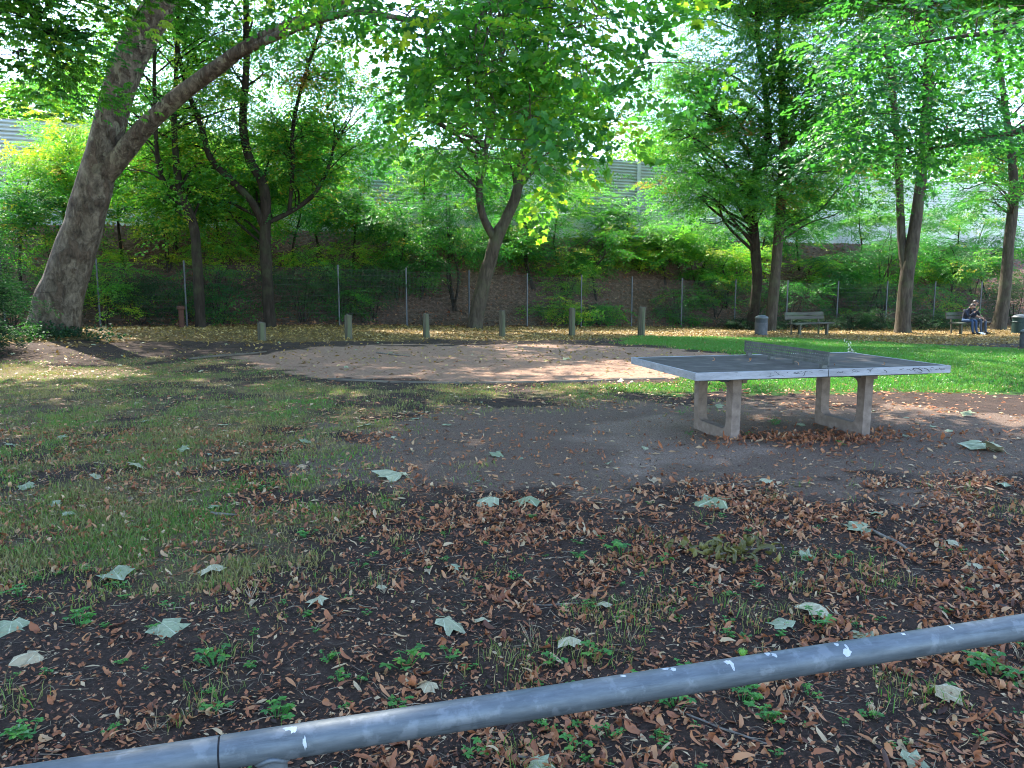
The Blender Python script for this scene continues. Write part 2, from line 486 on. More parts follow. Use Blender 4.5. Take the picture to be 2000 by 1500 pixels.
MX0, MY0, MST = -30.0, 0.0, .08
_mx = np.arange(MX0, 30.01, MST); _my = np.arange(MY0, 42.01, MST)
_A, _B = np.meshgrid(_mx, _my)
_MK = {k_: v_.reshape(_A.shape) for k_, v_ in masks(_A.ravel(), _B.ravel()).items()}
def mk(x, y):
    i = np.clip(((y - MY0) / MST + .5).astype(int), 0, len(_my) - 1); j = np.clip(((x - MX0) / MST + .5).astype(int), 0, len(_mx) - 1)
    return {k_: v_[i, j] for k_, v_ in _MK.items()}

def warp(n, lo, hi, c, k):
    s = np.linspace(-1, 1, n)
    w = np.sinh(k * s) / np.sinh(k)
    return np.where(w < 0, c + (c - lo) * w, c + (hi - c) * w)
gx = warp(340, -160, 160, 2.0, 5.2)
gy = np.unique(np.concatenate([np.linspace(-40, 0, 16), np.linspace(0, 9, 170), np.linspace(9, 30, 150), np.linspace(30, 60, 90), np.linspace(60, 300, 20)]))
X, Y_ = np.meshgrid(gx, gy)
Zg = gz(X.ravel(), Y_.ravel())
gb = MB()
nx, ny = len(gx), len(gy)
ii = np.arange(nx * ny).reshape(ny, nx)
gb.add(np.c_[X.ravel(), Y_.ravel(), Zg], np.stack([ii[:-1, :-1], ii[:-1, 1:], ii[1:, 1:], ii[1:, :-1]], -1).reshape(-1, 4))
k = NT('ground_soil')
v = k.coord()
n1 = k.noise(3.5, 8, v, .7); n2 = k.noise(55, 8, v, .8); n3 = k.noise(220, 4, v, .7)
soil = k.ramp(n2, [(.33, (.010, .007, .006)), (.53, (.05, .033, .026)), (.72, (.18, .12, .09))])
soil = k.mix(k.ramp(n1, [(.42, (0, 0, 0)), (.62, (.65, .65, .65))]), soil, (.095, .061, .046))
def lay(col, a, c2, edge=.7):
    f = k.ramp(k.math('ADD', k.attr(a), k.math('MULTIPLY', k.math('SUBTRACT', k.math('ADD', k.math('MULTIPLY', n2, .6), k.math('MULTIPLY', n1, .4)), .5), edge)), [(.3, (0, 0, 0)), (.7, (1, 1, 1))])
    return k.mix(f, col, c2)
c = lay(soil, 'mid', k.ramp(n2, [(.3, (.055, .042, .024)), (.5, (.145, .115, .055)), (.72, (.26, .205, .11))]))
c = lay(c, 'gravel', k.ramp(k.noise(90, 4, v, .8), [(.3, (.05, .032, .024)), (.5, (.165, .112, .083)), (.7, (.37, .27, .205))]))
c = lay(c, 'tan', k.ramp(k.noise(70, 5, v, .8), [(.3, (.10, .069, .05)), (.5, (.26, .185, .14)), (.7, (.5, .38, .3))]), .7)
c = lay(c, 'lawn', k.ramp(n2, [(.3, (.035, .085, .015)), (.7, (.055, .13, .02))]))
c = lay(c, 'sand', k.ramp(k.noise(16, 7, v, .75), [(.3, (.22, .125, .085)), (.55, (.38, .235, .165)), (.8, (.49, .33, .24))]))
c = lay(c, 'litter', k.ramp(k.noise(20, 6, v, .8), [(.3, (.06, .04, .02)), (.5, (.16, .105, .04)), (.72, (.29, .2, .075))]))
c = lay(c, 'emb', k.ramp(k.noise(7, 7, v, .8), [(.3, (.03, .02, .014)), (.5, (.12, .074, .053)), (.72, (.3, .2, .15))]))
k.l(c, k.b.inputs['Base Color']); k.b.inputs['Roughness'].default_value = .95; k.b.inputs['Specular IOR Level'].default_value = .15
k.bump(k.math('ADD', n2, k.math('MULTIPLY', n3, .5)), .9, .03)
gob = gb.build('ground', k.m, smooth=True)
tag(gob, kind='structure')
for key, val in masks(X.ravel(), Y_.ravel()).items():
    a_ = gob.data.attributes.new(key, 'FLOAT', 'POINT')
    a_.data.foreach_set('value', val.astype(np.float32))

# ------------------------------------------------------------------ foliage machinery
def kite_leaf(p, d, n, l, w, fold=.12):
    s = np.cross(n, d); s /= np.linalg.norm(s) + 1e-9
    mid = p + d * l * .45
    return [p, mid + s * w / 2 + n * l * fold, p + d * l - n * l * .08, mid - s * w / 2 + n * l * fold], [[0, 3, 2], [0, 2, 1]]

LOBE = np.array([(0, 0), (-.08, .24), (.12, .50), (.33, .33), (.62, .47), (.64, .24), (1.0, 0), (.64, -.24), (.62, -.47), (.33, -.33), (.12, -.50), (-.08, -.24)])
def lobed_leaf(p, d, n, l, w=1, fold=.1):
    s = np.cross(n, d); s /= np.linalg.norm(s) + 1e-9
    V = [p + d * l * .2 - n * l * .03]
    for x, y in LOBE:
        V.append(p + d * l * x + s * l * y + n * l * (fold * abs(y) - .16 * x * x))
    m = len(LOBE)
    return V, [[0, 1 + i, 1 + (i + 1) % m] for i in range(m)]

def spray(r, L=44, length=.8, ll=.1, lw=.06, kind='kite', droop=.25, spread=.55, jit=.35):
    V, F, T = [], [], []
    nt = 7
    per = max(1, L // nt)
    cnt = 0
    for i in range(nt):
        t = (i + .6) / nt
        base = np.array([t * length, 0, -droop * length * t * t])
        sd = 1 if i % 2 else -1
        ang = sd * r.uniform(.5, 1.0) if i < nt - 1 else 0
        tl = length * spread * (1 - .55 * t) * r.uniform(.7, 1.2)
        td = np.array([math.cos(ang), math.sin(ang), r.uniform(-.25, .1)])
        for j in range(per):
            q = (j + .7) / per
            p = base + td * tl * q + r.normal(0, .02, 3)
            a2 = ang + (1 if j % 2 else -1) * r.uniform(.4, 1.0)
            d = np.array([math.cos(a2), math.sin(a2), r.uniform(-.5, .15)]); d /= np.linalg.norm(d)
            n = np.array([0, 0, 1.]) + r.normal(0, jit, 3); n -= d * (n @ d); n /= np.linalg.norm(n)
            l = ll * r.uniform(.65, 1.2)
            vv, ff = (kite_leaf if kind == 'kite' else lobed_leaf)(p, d, n, l, lw * l / ll)
            b = len(V)
            V += list(vv); F += [[b + x for x in f] for f in ff]; T += [r.uniform(-.22, .22)] * len(vv)
            cnt += 1
    return np.array(V), np.array(F), np.array(T)

def palmate(r, L=11, length=.6, ll=.09):
    V, F, T = [], [], []
    for i in range(L):
        c0 = np.array([r.uniform(0, length), r.uniform(-.25, .25), r.uniform(-.12, .05)])
        t0 = r.uniform(-.2, .2); y0 = r.uniform(-1, 1)
        for q in np.linspace(-1.9, 1.9, 7):
            a = y0 + q
            d = np.array([math.cos(a), math.sin(a), -.45]); d /= np.linalg.norm(d)
            n = np.array([0, 0, 1.]) + r.normal(0, .15, 3); n -= d * (n @ d); n /= np.linalg.norm(n)
            vv, ff = kite_leaf(c0, d, n, ll * (1 - .13 * abs(q)), ll * .36)
            b = len(V); V += list(vv); F += [[b + x for x in f] for f in ff]; T += [t0] * len(vv)
    return np.array(V), np.array(F), np.array(T)

r_ = np.random.default_rng(3)
SPR = {
    'fine': [spray(r_, 46, .85, .098, .060) for _ in range(7)],
    'mid': [spray(r_, 38, .9, .13, .085) for _ in range(6)],
    'big': [spray(r_, 28, 1.2, .24, .17) for _ in range(5)],
    'lobed': [spray(r_, 35, .8, .105, 1, 'lobed', droop=.45, jit=.55) for _ in range(6)],
    'maple': [spray(r_, 35, .75, .09, 1, 'lobed', droop=.3, spread=.6, jit=.3) for _ in range(6)],
    'palm': [palmate(r_) for _ in range(5)],
    'ivy': [spray(r_, 24, .35, .06, .055, spread=.8, jit=.6) for _ in range(4)],
    'yew': [spray(r_, 56, .5, .07, .018, spread=.7, jit=.8, droop=.5) for _ in range(4)],
}

def place_sprays(mb, kind, pos, yaw, pitch, scale, tint, r):
    tpl = SPR[kind]
    which = r.integers(0, len(tpl), len(pos))
    roll = r.normal(0, .22, len(pos))
    for ti, (V, F, T) in enumerate(tpl):
        m = np.where(which == ti)[0]
        if not len(m): continue
        cy, sy, cp, sp, cr, sr = np.cos(yaw[m]), np.sin(yaw[m]), np.cos(pitch[m]), np.sin(pitch[m]), np.cos(roll[m]), np.sin(roll[m])
        z = np.zeros(len(m)); o = np.ones(len(m))
        Rz = np.stack([np.stack([cy, -sy, z], -1), np.stack([sy, cy, z], -1), np.stack([z, z, o], -1)], 1)
        Ry = np.stack([np.stack([cp, z, -sp], -1), np.stack([z, o, z], -1), np.stack([sp, z, cp], -1)], 1)
        Rx = np.stack([np.stack([o, z, z], -1), np.stack([z, cr, -sr], -1), np.stack([z, sr, cr], -1)], 1)
        Rm = Rz @ Ry @ Rx
        W = np.einsum('mij,vj->mvi', Rm, V) * scale[m][:, None, None] + pos[m][:, None, :]
        FF = F[None] + (np.arange(len(m)) * len(V))[:, None, None]
        TT = np.clip(tint[m][:, None] + T[None], 0, 1)
        mb.add(W.reshape(-1, 3), FF.reshape(-1, 3), TT.ravel())

def bough_meshes(kind, mat, spread, nspr, nvar, seed):
    key = (kind, mat.name, spread)
    if key in BOUGH: return BOUGH[key]
    r = np.random.default_rng(seed); out = []
    for v_ in range(nvar):
        m = MB(); n = nspr
        pos = r.normal(0, 1, (n, 3)) * np.array([spread, spread * .85, spread * .42])
        pos[:, 2] -= .12 * np.hypot(pos[:, 0], pos[:, 1])
        yaw = np.arctan2(pos[:, 1], pos[:, 0] + spread * .6) + r.normal(0, .7, n)
        place_sprays(m, kind, pos, yaw, r.normal(-.16, .22, n), r.uniform(.75, 1.2, n), np.clip(.5 + r.normal(0, .12, n), 0, 1), r)
        out.append(m.mesh('bough', mat))
    BOUGH[key] = out
    return out
BOUGH = {}
NSPR = {'fine': 12, 'mid': 10, 'big': 9, 'lobed': 6, 'maple': 6, 'palm': 6, 'yew': 10, 'ivy': 8}

def grow_tree(name, label, stems, blobs, bark, leaf, kind='fine', per=22, seed=0, spread=.75, tint=.45, sc=1.0, group=None, cat='tree', flare=1.2, seg=12, lump=.08, rust=0, limb_r=.05, base=None, dens=2.6, bspread=.55, back=0, hi_kind=None, hi_z=13.5, gap=None):
    """stems: list of (points, radii) world; blobs: (centre, radii, n_limbs)"""
    r = np.random.default_rng(seed)
    loc = np.array(stems[0][0][0]) if base is None else base
    root = empty(name, loc, label, cat, group)
    tb = MB()
    nodes, nrad = [], []
    for si, (P, Rd) in enumerate(stems):
        P, Rr = smooth_line(P, Rd, 7)
        if si == 0:
            h = P[:, 2] - P[0, 2]
            Rr = Rr * (1 + (flare - 1) * np.exp(-np.maximum(h, 0) / .35))
        tb.tube(P, Rr, seg if si == 0 else max(7, seg - 3), True, lump, seed + si)
        nodes.append(P); nrad.append(Rr)
    tb.build('trunk', bark, root, loc, True)
    nodes = np.concatenate(nodes); nrad = np.concatenate(nrad)
    bb = MB()
    SP, SY, SPt, SS, ST = [], [], [], [], []
    for (cen, rad, nl) in blobs:
        for _ in range(nl):
            u = r.normal(0, 1, 3); u /= np.linalg.norm(u)
            tgt = np.array(cen) + u * np.array(rad) * r.uniform(.35, 1) ** .6
            hd = np.hypot(*(nodes[:, :2] - tgt[:2]).T)
            cost = hd + np.abs(nodes[:, 2] - (tgt[2] - .45 * hd)) * .9 + np.where(nodes[:, 2] > tgt[2] + .3, 3, 0) + np.where(nodes[:, 2] - loc[2] < 1.6, 4, 0)
            i = int(np.argmin(cost + r.uniform(0, 1.8, len(cost))))
            a = nodes[i]; ln = np.linalg.norm(tgt - a)
            m1 = a + (tgt - a) * .35 + np.array([0, 0, .10 * ln]) + r.normal(0, .06 * ln, 3)
            m2 = a + (tgt - a) * .7 + np.array([0, 0, .08 * ln]) + r.normal(0, .07 * ln, 3)
            r0 = min(nrad[i] * .5, .012 + limb_r * min(ln / 4, 1.2))
            P, Rr = smooth_line([a, m1, m2, tgt], [r0, r0 * .7, r0 * .45, .006], 4)
            bb.tube(P, Rr, 5, False)
            n = max(1, int(round(dens * min(1.4, .45 + ln / 5) + r.uniform(-.4, .4))))
            ts = r.uniform(.4, 1.02, n) ** .8
            idx = np.clip(ts * (len(P) - 1), 0, len(P) - 1)
            i0 = np.floor(idx).astype(int).clip(0, len(P) - 2); fr = idx - i0
            q = P[i0] * (1 - fr)[:, None] + P[i0 + 1] * fr[:, None]
            dirv = P[-1] - P[0]
            y0 = math.atan2(dirv[1], dirv[0])
            off = r.normal(0, 1, (n, 3)) * np.array([spread, spread, spread * .5]) * (.25 + .5 * ts)[:, None]
            pos = q + off
            yaw = np.arctan2(off[:, 1], off[:, 0]) * .0 + y0 + r.normal(0, .9, n)
            SP.append(pos); SY.append(yaw); SPt.append(r.normal(-.18, .22, n)); SS.append(r.uniform(.75, 1.2, n) * sc)
            ST.append(np.clip(tint + r.normal(0, .13) + r.normal(0, .1, n), .02, .95))
            for j in range(n):
                bb.tube([q[j], (q[j] + pos[j]) / 2 + [0, 0, .05], pos[j]], [.011, .008, .005], 4, False)
                for _k in range(2):
                    e_ = pos[j] + r.normal(0, 1, 3) * np.array([.5, .5, .2]) * sc
                    bb.tube([pos[j], (pos[j] + e_) / 2 + r.normal(0, .04, 3), e_], [.006, .005, .003], 3, False)
    bb.build('branches', bark, root, loc, True)['kind'] = 'stuff'
    SP = np.concatenate(SP); SY = np.concatenate(SY); ST = np.concatenate(ST); SS = np.concatenate(SS)
    ok = SP[:, 2] > gz(SP[:, 0], SP[:, 1]) + .2
    if back:
        ok &= ~((SP[:, 1] < loc[1] + .5) & (SP[:, 2] < 12) & (r.uniform(0, 1, len(SP)) < back))
    if gap is not None:
        ok &= gap(SP)
    SP, SY, ST, SS = SP[ok], SY[ok], ST[ok], SS[ok]
    if len(SP) > 298:
        k_ = r.permutation(len(SP))[:298]; SP, SY, ST, SS = SP[k_], SY[k_], ST[k_], SS[k_]
    for i in range(len(SP)):
        kd = hi_kind if hi_kind and SP[i][2] > hi_z else kind
        rustl = rust and r.uniform() < rust
        ms = bough_meshes(kd, M['leaf_rust'] if rustl else leaf, .7 if kd == 'big' else bspread, NSPR[kd], 5, 900 + len(BOUGH))
        o = bpy.data.objects.new('bough', ms[r.integers(len(ms))]); COL.objects.link(o); o.parent = root
        o.location = SP[i] - loc; o.rotation_euler = (r.normal(0, .15), r.normal(0, .15), SY[i])
        f = SS[i] * (.6 if rustl else 1); o.scale = (f, f, f * r.uniform(.85, 1.2))
        o.color = (float(.5 + ST[i]), 1, 1, 1); o['kind'] = 'stuff'
    return root

def stem(pts, Y, grounded=True, Yfun=None):
    """pts: (px, py, width_px, dY)"""
    P, Rd = [], []
    for i, (px, py, w, dy) in enumerate(pts):
        p = at(px, py, Y + dy)
        if i == 0 and grounded:
            p[2] = gz(p[0], p[1]) - .12
        P.append(p); Rd.append(w / 2 * (Y + dy) / F_PX * (.82 if Y > 22 else 1))
    return P, Rd

def fenceY(px, off):
    Y = 30.0
    for _ in range(40):
        x = (px - 1000) / F_PX * Y * 1.0
        Y = .5 * Y + .5 * float(yf(x) + off)
    return Y
#%%TREES
# ------------------------------------------------------------------ trees
def blob_px(px, py, Y, rx, ry, rz, n):
    return (at(px, py, Y), (rx, ry, rz), n)

# big leaning plane tree
Y1 = 19.0
st1 = [stem([(103, 662, 84, 0), (112, 600, 84, 0), (137, 520, 76, 0), (166, 430, 68, 0), (191, 340, 62, 0), (212, 250, 56, 0), (238, 160, 57, 0), (276, 70, 58, 0), (322, 0, 56, 0), (400, -120, 55, .3), (470, -260, 45, .6), (520, -450, 30, 1), (540, -650, 15, 1.5)], Y1),
       stem([(196, 352, 36, 0), (222, 322, 38, -.1), (280, 252, 33, -.4), (350, 187, 30, -.8), (430, 128, 27, -1.4), (485, 88, 21, -1.8), (560, 50, 17, -2.3), (650, 12, 14, -3), (760, -40, 14, -4), (900, -150, 9, -5)], Y1, False),
       stem([(455, 110, 18, -1.6), (500, 88, 17, -1.9), (560, 62, 15, -2.4), (620, 40, 14, -3), (700, 23, 12, -4), (760, 32, 10, -5), (830, 40, 10, -6), (920, 20, 8, -7), (1030, -20, 7, -7.4), (1150, -40, 5, -7.4)], Y1, False),
       stem([(380, -90, 40, .2), (300, -260, 30, 1), (180, -420, 22, 1.5), (60, -560, 12, 1)], Y1, False),
       stem([(470, -260, 34, .6), (700, -480, 26, -2), (950, -700, 20, -5), (1150, -950, 14, -7), (1300, -1300, 8, -8)], Y1, False)]
bl1 = [blob_px(880, 110, 12.3, 1.25, 1.0, 1.3, 15), blob_px(1080, 90, 11.8, 1.35, 1.0, 1.35, 17), blob_px(980, 290, 12.0, .85, .7, .75, 9), blob_px(1180, 90, 12.0, .7, .8, 1.0, 6), blob_px(660, -40, 14.5, 1.6, 1.0, .8, 6),
       ((-9, 18, 15), (7.5, 6.5, 4.5), 60), ((-3, 15, 16), (6.5, 4.5, 3.5), 36), ((2.5, 14, 15.5), (5, 4, 3), 24)]  # unseen high crown, its spread shaped to shade the foreground
grow_tree('plane_tree', 'massive leaning plane tree with mottled grey-brown bark and one long side limb', st1, bl1, M['bark_plane'], M['leaf_plane'], 'lobed', 16, 1, spread=.65, tint=.52, flare=1.3, seg=28, lump=.05, limb_r=.035, hi_kind='big', hi_z=8.5, sc=1.0, dens=2.0, bspread=.55)

# row along the fence
def row(px0, off): return fenceY(px0, off)
Ya = row(385, -.9)
grow_tree('hornbeam_tree', 'slim dark tree with snaking trunk between the rusty post and the leaning plane tree',
    [stem([(392, 628, 24, 0), (388, 560, 23, 0), (384, 500, 22, 0), (378, 440, 21, .1), (352, 370, 18, .1), (343, 300, 15, .2), (340, 230, 12, .3), (345, 120, 9, .3), (350, -40, 7, .3)], Ya),
     stem([(354, 375, 12, .1), (318, 350, 11, 0), (306, 290, 10, -.2), (302, 180, 9, -.3), (300, 60, 7, -.3), (290, -80, 5, -.3)], Ya, False)],
    [blob_px(330, 330, Ya + 1.4, 2.4, 1.6, 1.6, 22), blob_px(330, 140, Ya + 1.2, 3.0, 1.8, 2.2, 32), ((at(340, -80, Ya)), (3.2, 3, 2.5), 26)],
    M['bark_dark'], M['leaf_light'], 'fine', 20, 2, back=.8, dens=2.8, tint=.5, group='trees along the fence', hi_kind='big', hi_z=13)
Yb = row(528, -1.0)
grow_tree('hornbeam_tree', 'forked tree with two wavy dark stems behind the shortest wooden bollard',
    [stem([(528, 640, 28, 0), (523, 560, 27, 0), (518, 480, 26, 0), (519, 400, 25, 0), (512, 355, 22, 0), (487, 310, 20, 0), (475, 240, 18, 0), (481, 140, 16, 0), (481, 40, 14, 0), (478, -120, 10, 0)], Yb),
     stem([(514, 440, 18, 0), (492, 395, 17, -.2), (450, 350, 16, -.3), (412, 310, 14, -.4), (394, 250, 12, -.4), (365, 170, 11, -.4), (340, 60, 9, -.4), (330, -90, 6, -.4)], Yb, False),
     stem([(522, 435, 12, 0), (570, 412, 11, .3), (612, 380, 10, .5), (640, 330, 8, .7), (655, 270, 6, .8)], Yb, False),
     stem([(565, 415, 9, .3), (572, 330, 9, .4), (572, 250, 9, .5), (592, 160, 8, .6), (628, 50, 7, .7), (660, -60, 5, .8)], Yb, False)],
    [blob_px(480, 330, Yb + 1.6, 3.2, 1.6, 1.6, 22), blob_px(500, 150, Yb + 1.4, 3.4, 1.9, 2.4, 36), blob_px(620, 330, Yb + .6, 1.6, 1.4, 1.5, 12), (at(490, -110, Yb), (4, 3.5, 2.6), 30), blob_px(690, 170, Yb + 1.2, 2.0, 1.4, 2.6, 13), blob_px(640, 60, Yb + 1, 1.8, 1.4, 1.6, 8)],
    M['bark_dark'], M['leaf'], 'fine', 19, 3, back=.8, dens=2.8, tint=.58, group='trees along the fence', rust=.05, hi_kind='big', hi_z=13)
Yc = row(930, -1.1)
grow_tree('maple_tree', 'single tree leaning over the bollards, trunk splitting into a U-shaped fork',
    [stem([(926, 634, 36, 0), (940, 570, 33, 0), (957, 510, 31, 0), (972, 460, 30, 0), (990, 425, 26, 0), (1008, 380, 24, 0), (1022, 310, 22, 0), (1040, 230, 18, 0), (1062, 120, 15, 0), (1075, 0, 12, 0), (1080, -160, 8, 0)], Yc),
     stem([(968, 468, 22, 0), (947, 432, 19, -.1), (937, 390, 18, -.2), (938, 340, 17, -.2), (952, 270, 15, -.2), (965, 190, 13, -.2), (962, 90, 11, -.2), (950, -60, 8, -.2)], Yc, False)],
    [blob_px(985, 290, Yc + .8, 3.2, 2.4, 1.6, 34), blob_px(1010, 130, Yc, 4.0, 3, 2.6, 44), blob_px(830, 220, Yc, 2.0, 1.8, 2.2, 14), (at(1000, -120, Yc), (4.5, 4, 2.8), 30), blob_px(1150, 190, Yc, 1.6, 1.6, 1.4, 9)],
    M['bark'], M['leaf'], 'fine', 18, 4, back=.8, dens=2.8, tint=.42, group='trees along the fence', hi_kind='big', hi_z=13)
Yd = row(1470, -1.2)
grow_tree('hornbeam_tree', 'nearly black trunk beside the round grey litter bin',
    [stem([(1468, 612, 25, 0), (1478, 555, 24, 0), (1474, 470, 22, 0), (1466, 370, 20, 0), (1482, 325, 18, 0), (1500, 270, 16, .1), (1495, 180, 13, .2), (1480, 60, 10, .2), (1475, -100, 7, .2)], Yd),
     stem([(1485, 322, 11, 0), (1440, 270, 10, -.3), (1410, 240, 8, -.6), (1380, 190, 6, -.9)], Yd, False)],
    [blob_px(1400, 330, Yd - 1.0, 3.4, 2.6, 2.3, 38), blob_px(1440, 150, Yd - .5, 3.8, 3.2, 2.8, 46), (at(1430, -110, Yd), (5, 4.5, 3), 34), blob_px(1330, 230, Yd - .5, 2.0, 2, 2.2, 16)],
    M['bark_dark'], M['leaf_light'], 'fine', 20, 5, dens=2.5, tint=.35, group='trees along the fence', rust=.03, hi_kind='big', hi_z=14)
Ye = row(1507, -2.0)
grow_tree('hornbeam_tree', 'straight brown trunk between the litter bin and the empty bench',
    [stem([(1505, 616, 26, 0), (1514, 540, 24, 0), (1522, 450, 23, 0), (1527, 370, 22, 0), (1531, 260, 20, 0), (1526, 150, 16, 0), (1518, 40, 13, 0), (1515, -120, 9, 0)], Ye),
     stem([(1530, 300, 11, 0), (1570, 255, 9, .3), (1620, 225, 7, .6), (1680, 200, 5, .8)], Ye, False)],
    [blob_px(1580, 280, Ye, 3.2, 2.6, 2.2, 34), blob_px(1560, 110, Ye, 3.4, 3, 2.8, 40), (at(1550, -120, Ye), (4.5, 4, 3), 30), blob_px(1600, 400, Ye, 1.6, 1.4, .9, 8)],
    M['bark'], M['leaf'], 'fine', 20, 6, dens=2.3, tint=.45, group='trees along the fence', hi_kind='big', hi_z=14)
Yg = row(1765, -3.2)
grow_tree('maple_tree', 'thick pale double-stemmed tree between the two benches',
    [stem([(1764, 640, 34, 0), (1767, 580, 32, 0), (1774, 520, 32, 0), (1783, 470, 28, 0), (1793, 400, 25, 0), (1802, 320, 24, 0), (1810, 210, 22, 0), (1815, 90, 19, 0), (1818, -30, 15, 0), (1820, -180, 10, 0)], Yg),
     stem([(1768, 530, 20, 0), (1762, 480, 19, .2), (1758, 400, 17, .3), (1755, 310, 16, .3), (1745, 200, 14, .3), (1737, 100, 12, .3), (1735, -60, 8, .3)], Yg, False)],
    [blob_px(1790, 270, Yg + .5, 3.0, 2.2, 2.0, 26), blob_px(1760, 90, Yg + .8, 3.4, 2.6, 2.2, 32), (at(1780, -120, Yg), (4.5, 4, 3), 34), (at(1700, -160, Yg + 4), (4.5, 3, 3), 26)],  # last blob: foliage above the view, added to shade the bench area
    M['bark'], M['leaf_light'], 'fine', 18, 7, dens=2.6, back=.8, tint=.4, group='trees along the fence', hi_kind='big', hi_z=13.5)
Yh = row(1955, -2.0)
grow_tree('maple_tree', 'leaning tree right behind the two seated people',
    [stem([(1950, 630, 30, 0), (1962, 570, 26, 0), (1970, 480, 23, 0), (1979, 400, 22, 0), (1978, 330, 18, 0), (1970, 260, 15, 0), (1958, 170, 12, 0), (1945, 60, 10, 0), (1940, -100, 7, 0)], Yh),
     stem([(1980, 395, 16, 0), (2005, 345, 15, .2), (2030, 270, 13, .4), (2040, 150, 11, .5), (2050, -20, 8, .6)], Yh, False)],
    [blob_px(1960, 330, Yh, 2.6, 2.2, 1.7, 20), blob_px(1990, 150, Yh, 3.2, 2.6, 2.2, 24), (at(2000, -100, Yh), (4, 4, 3), 26), (at(1900, -120, Yh + 4), (4.5, 3, 3), 26)],  # last blob: unseen high foliage added to keep the seated people in shade
    M['bark'], M['leaf'], 'fine', 17, 8, dens=2.8, back=.8, tint=.38, group='trees along the fence', hi_kind='big', hi_z=14)

# trees whose trunks stand outside the picture but whose branches reach in
def clear_trunk(P):
    px = 1000 + F_PX * P[:, 0] / (P[:, 1] * math.cos(PITCH) - (P[:, 2] - CAM_H) * math.sin(PITCH))
    return ~((px > 1772) & (px < 1856) & (P[:, 2] < 8))
nb = on(13.2, 13.5, -.1)
grow_tree('maple_tree', 'bright maple boughs reaching in from a trunk beyond the lawn edge',
    [([nb, nb + [0, 0, 3], nb + [-.2, 0, 6], nb + [-.3, .2, 9], nb + [-.2, .3, 13]], [.26, .22, .18, .13, .05]),
     ([nb + [-.1, 0, 2.6], at(2080, 262, 14.2), at(1960, 264, 14.4), at(1850, 285, 14.6), at(1760, 300, 14.8)], [.09, .075, .055, .035, .015]),
     ([nb + [-.2, 0, 5.2], at(2060, 45, 14.0), at(1950, 62, 14.2), at(1850, 75, 14.4), at(1770, 90, 14.4)], [.08, .06, .045, .03, .012])],
    [blob_px(1735, 230, 14.8, .95, .9, .75, 11), blob_px(1760, 60, 14.6, 1.0, 1.0, .8, 11), blob_px(1900, 230, 14.6, .7, .8, .5, 6), blob_px(1960, 60, 14.2, .9, 1, .6, 6), (nb + [0, 0, 10], (4, 4, 3), 26)],
    M['bark'], M['leaf_plane'], 'maple', 13, 9, gap=clear_trunk, dens=2.6, bspread=.42, spread=.5, tint=.15, hi_kind='big', hi_z=8.5, limb_r=.03)
nb = on(-10.5, 9.0, -.1)
grow_tree('chestnut_tree', 'horse chestnut whose drooping twigs cross in front of the leaning plane tree',
    [([nb, nb + [0, 0, 3], nb + [.2, 0, 6], nb + [.3, .2, 10], nb + [.2, .3, 14]], [.32, .28, .24, .18, .06]),
     ([nb + [.1, 0, 3.6], at(-150, -60, 10.5), at(20, -10, 10.8), at(80, 50, 11.0), at(140, 120, 11.2)], [.09, .07, .05, .03, .012]),
     ([nb + [.2, 0, 4.6], at(-60, -260, 10.8), at(120, -150, 11.2), at(250, -60, 11.5), at(330, -20, 11.6)], [.09, .07, .05, .03, .012])],
    [blob_px(40, 90, 10.9, .8, .7, .65, 12), blob_px(110, 150, 11.2, .4, .5, .35, 4), blob_px(90, -60, 10.8, 1.3, .8, .6, 12), blob_px(330, -60, 11.5, .5, .5, .3, 4), (nb + [0, 0, 11], (5.5, 5, 3.5), 36)],
    M['bark_dark'], M['leaf_plane'], 'palm', 13, 10, dens=2.6, bspread=.35, spread=.38, tint=.55, hi_kind='big', hi_z=7.5, limb_r=.03)

for i, (bx, by, h, lab) in enumerate([(-13.5, 1.5, 17, 'tall unseen tree added for shade, standing level with the railing, out beyond the horse chestnut'), (-15.0, 12.5, 17, 'tall unseen tree added for shade between the horse chestnut and the yew')]):  # unseen trees, added to block the sun from the foreground
    nb = on(bx, by, -.1)
    grow_tree('shade_tree', lab, [([nb, nb + [0, 0, 4], nb + [.2, 0, 8], nb + [.1, .2, 12], nb + [.2, .3, h]], [.3, .26, .2, .13, .04])],
        [(nb + [.5, 0, h * .66], (5.5, 5.5, 4.6), 60)], M['bark'], M['leaf'], 'big', 10, 60 + i, dens=3.4, spread=.8, tint=.45, group='unseen trees added for shade')

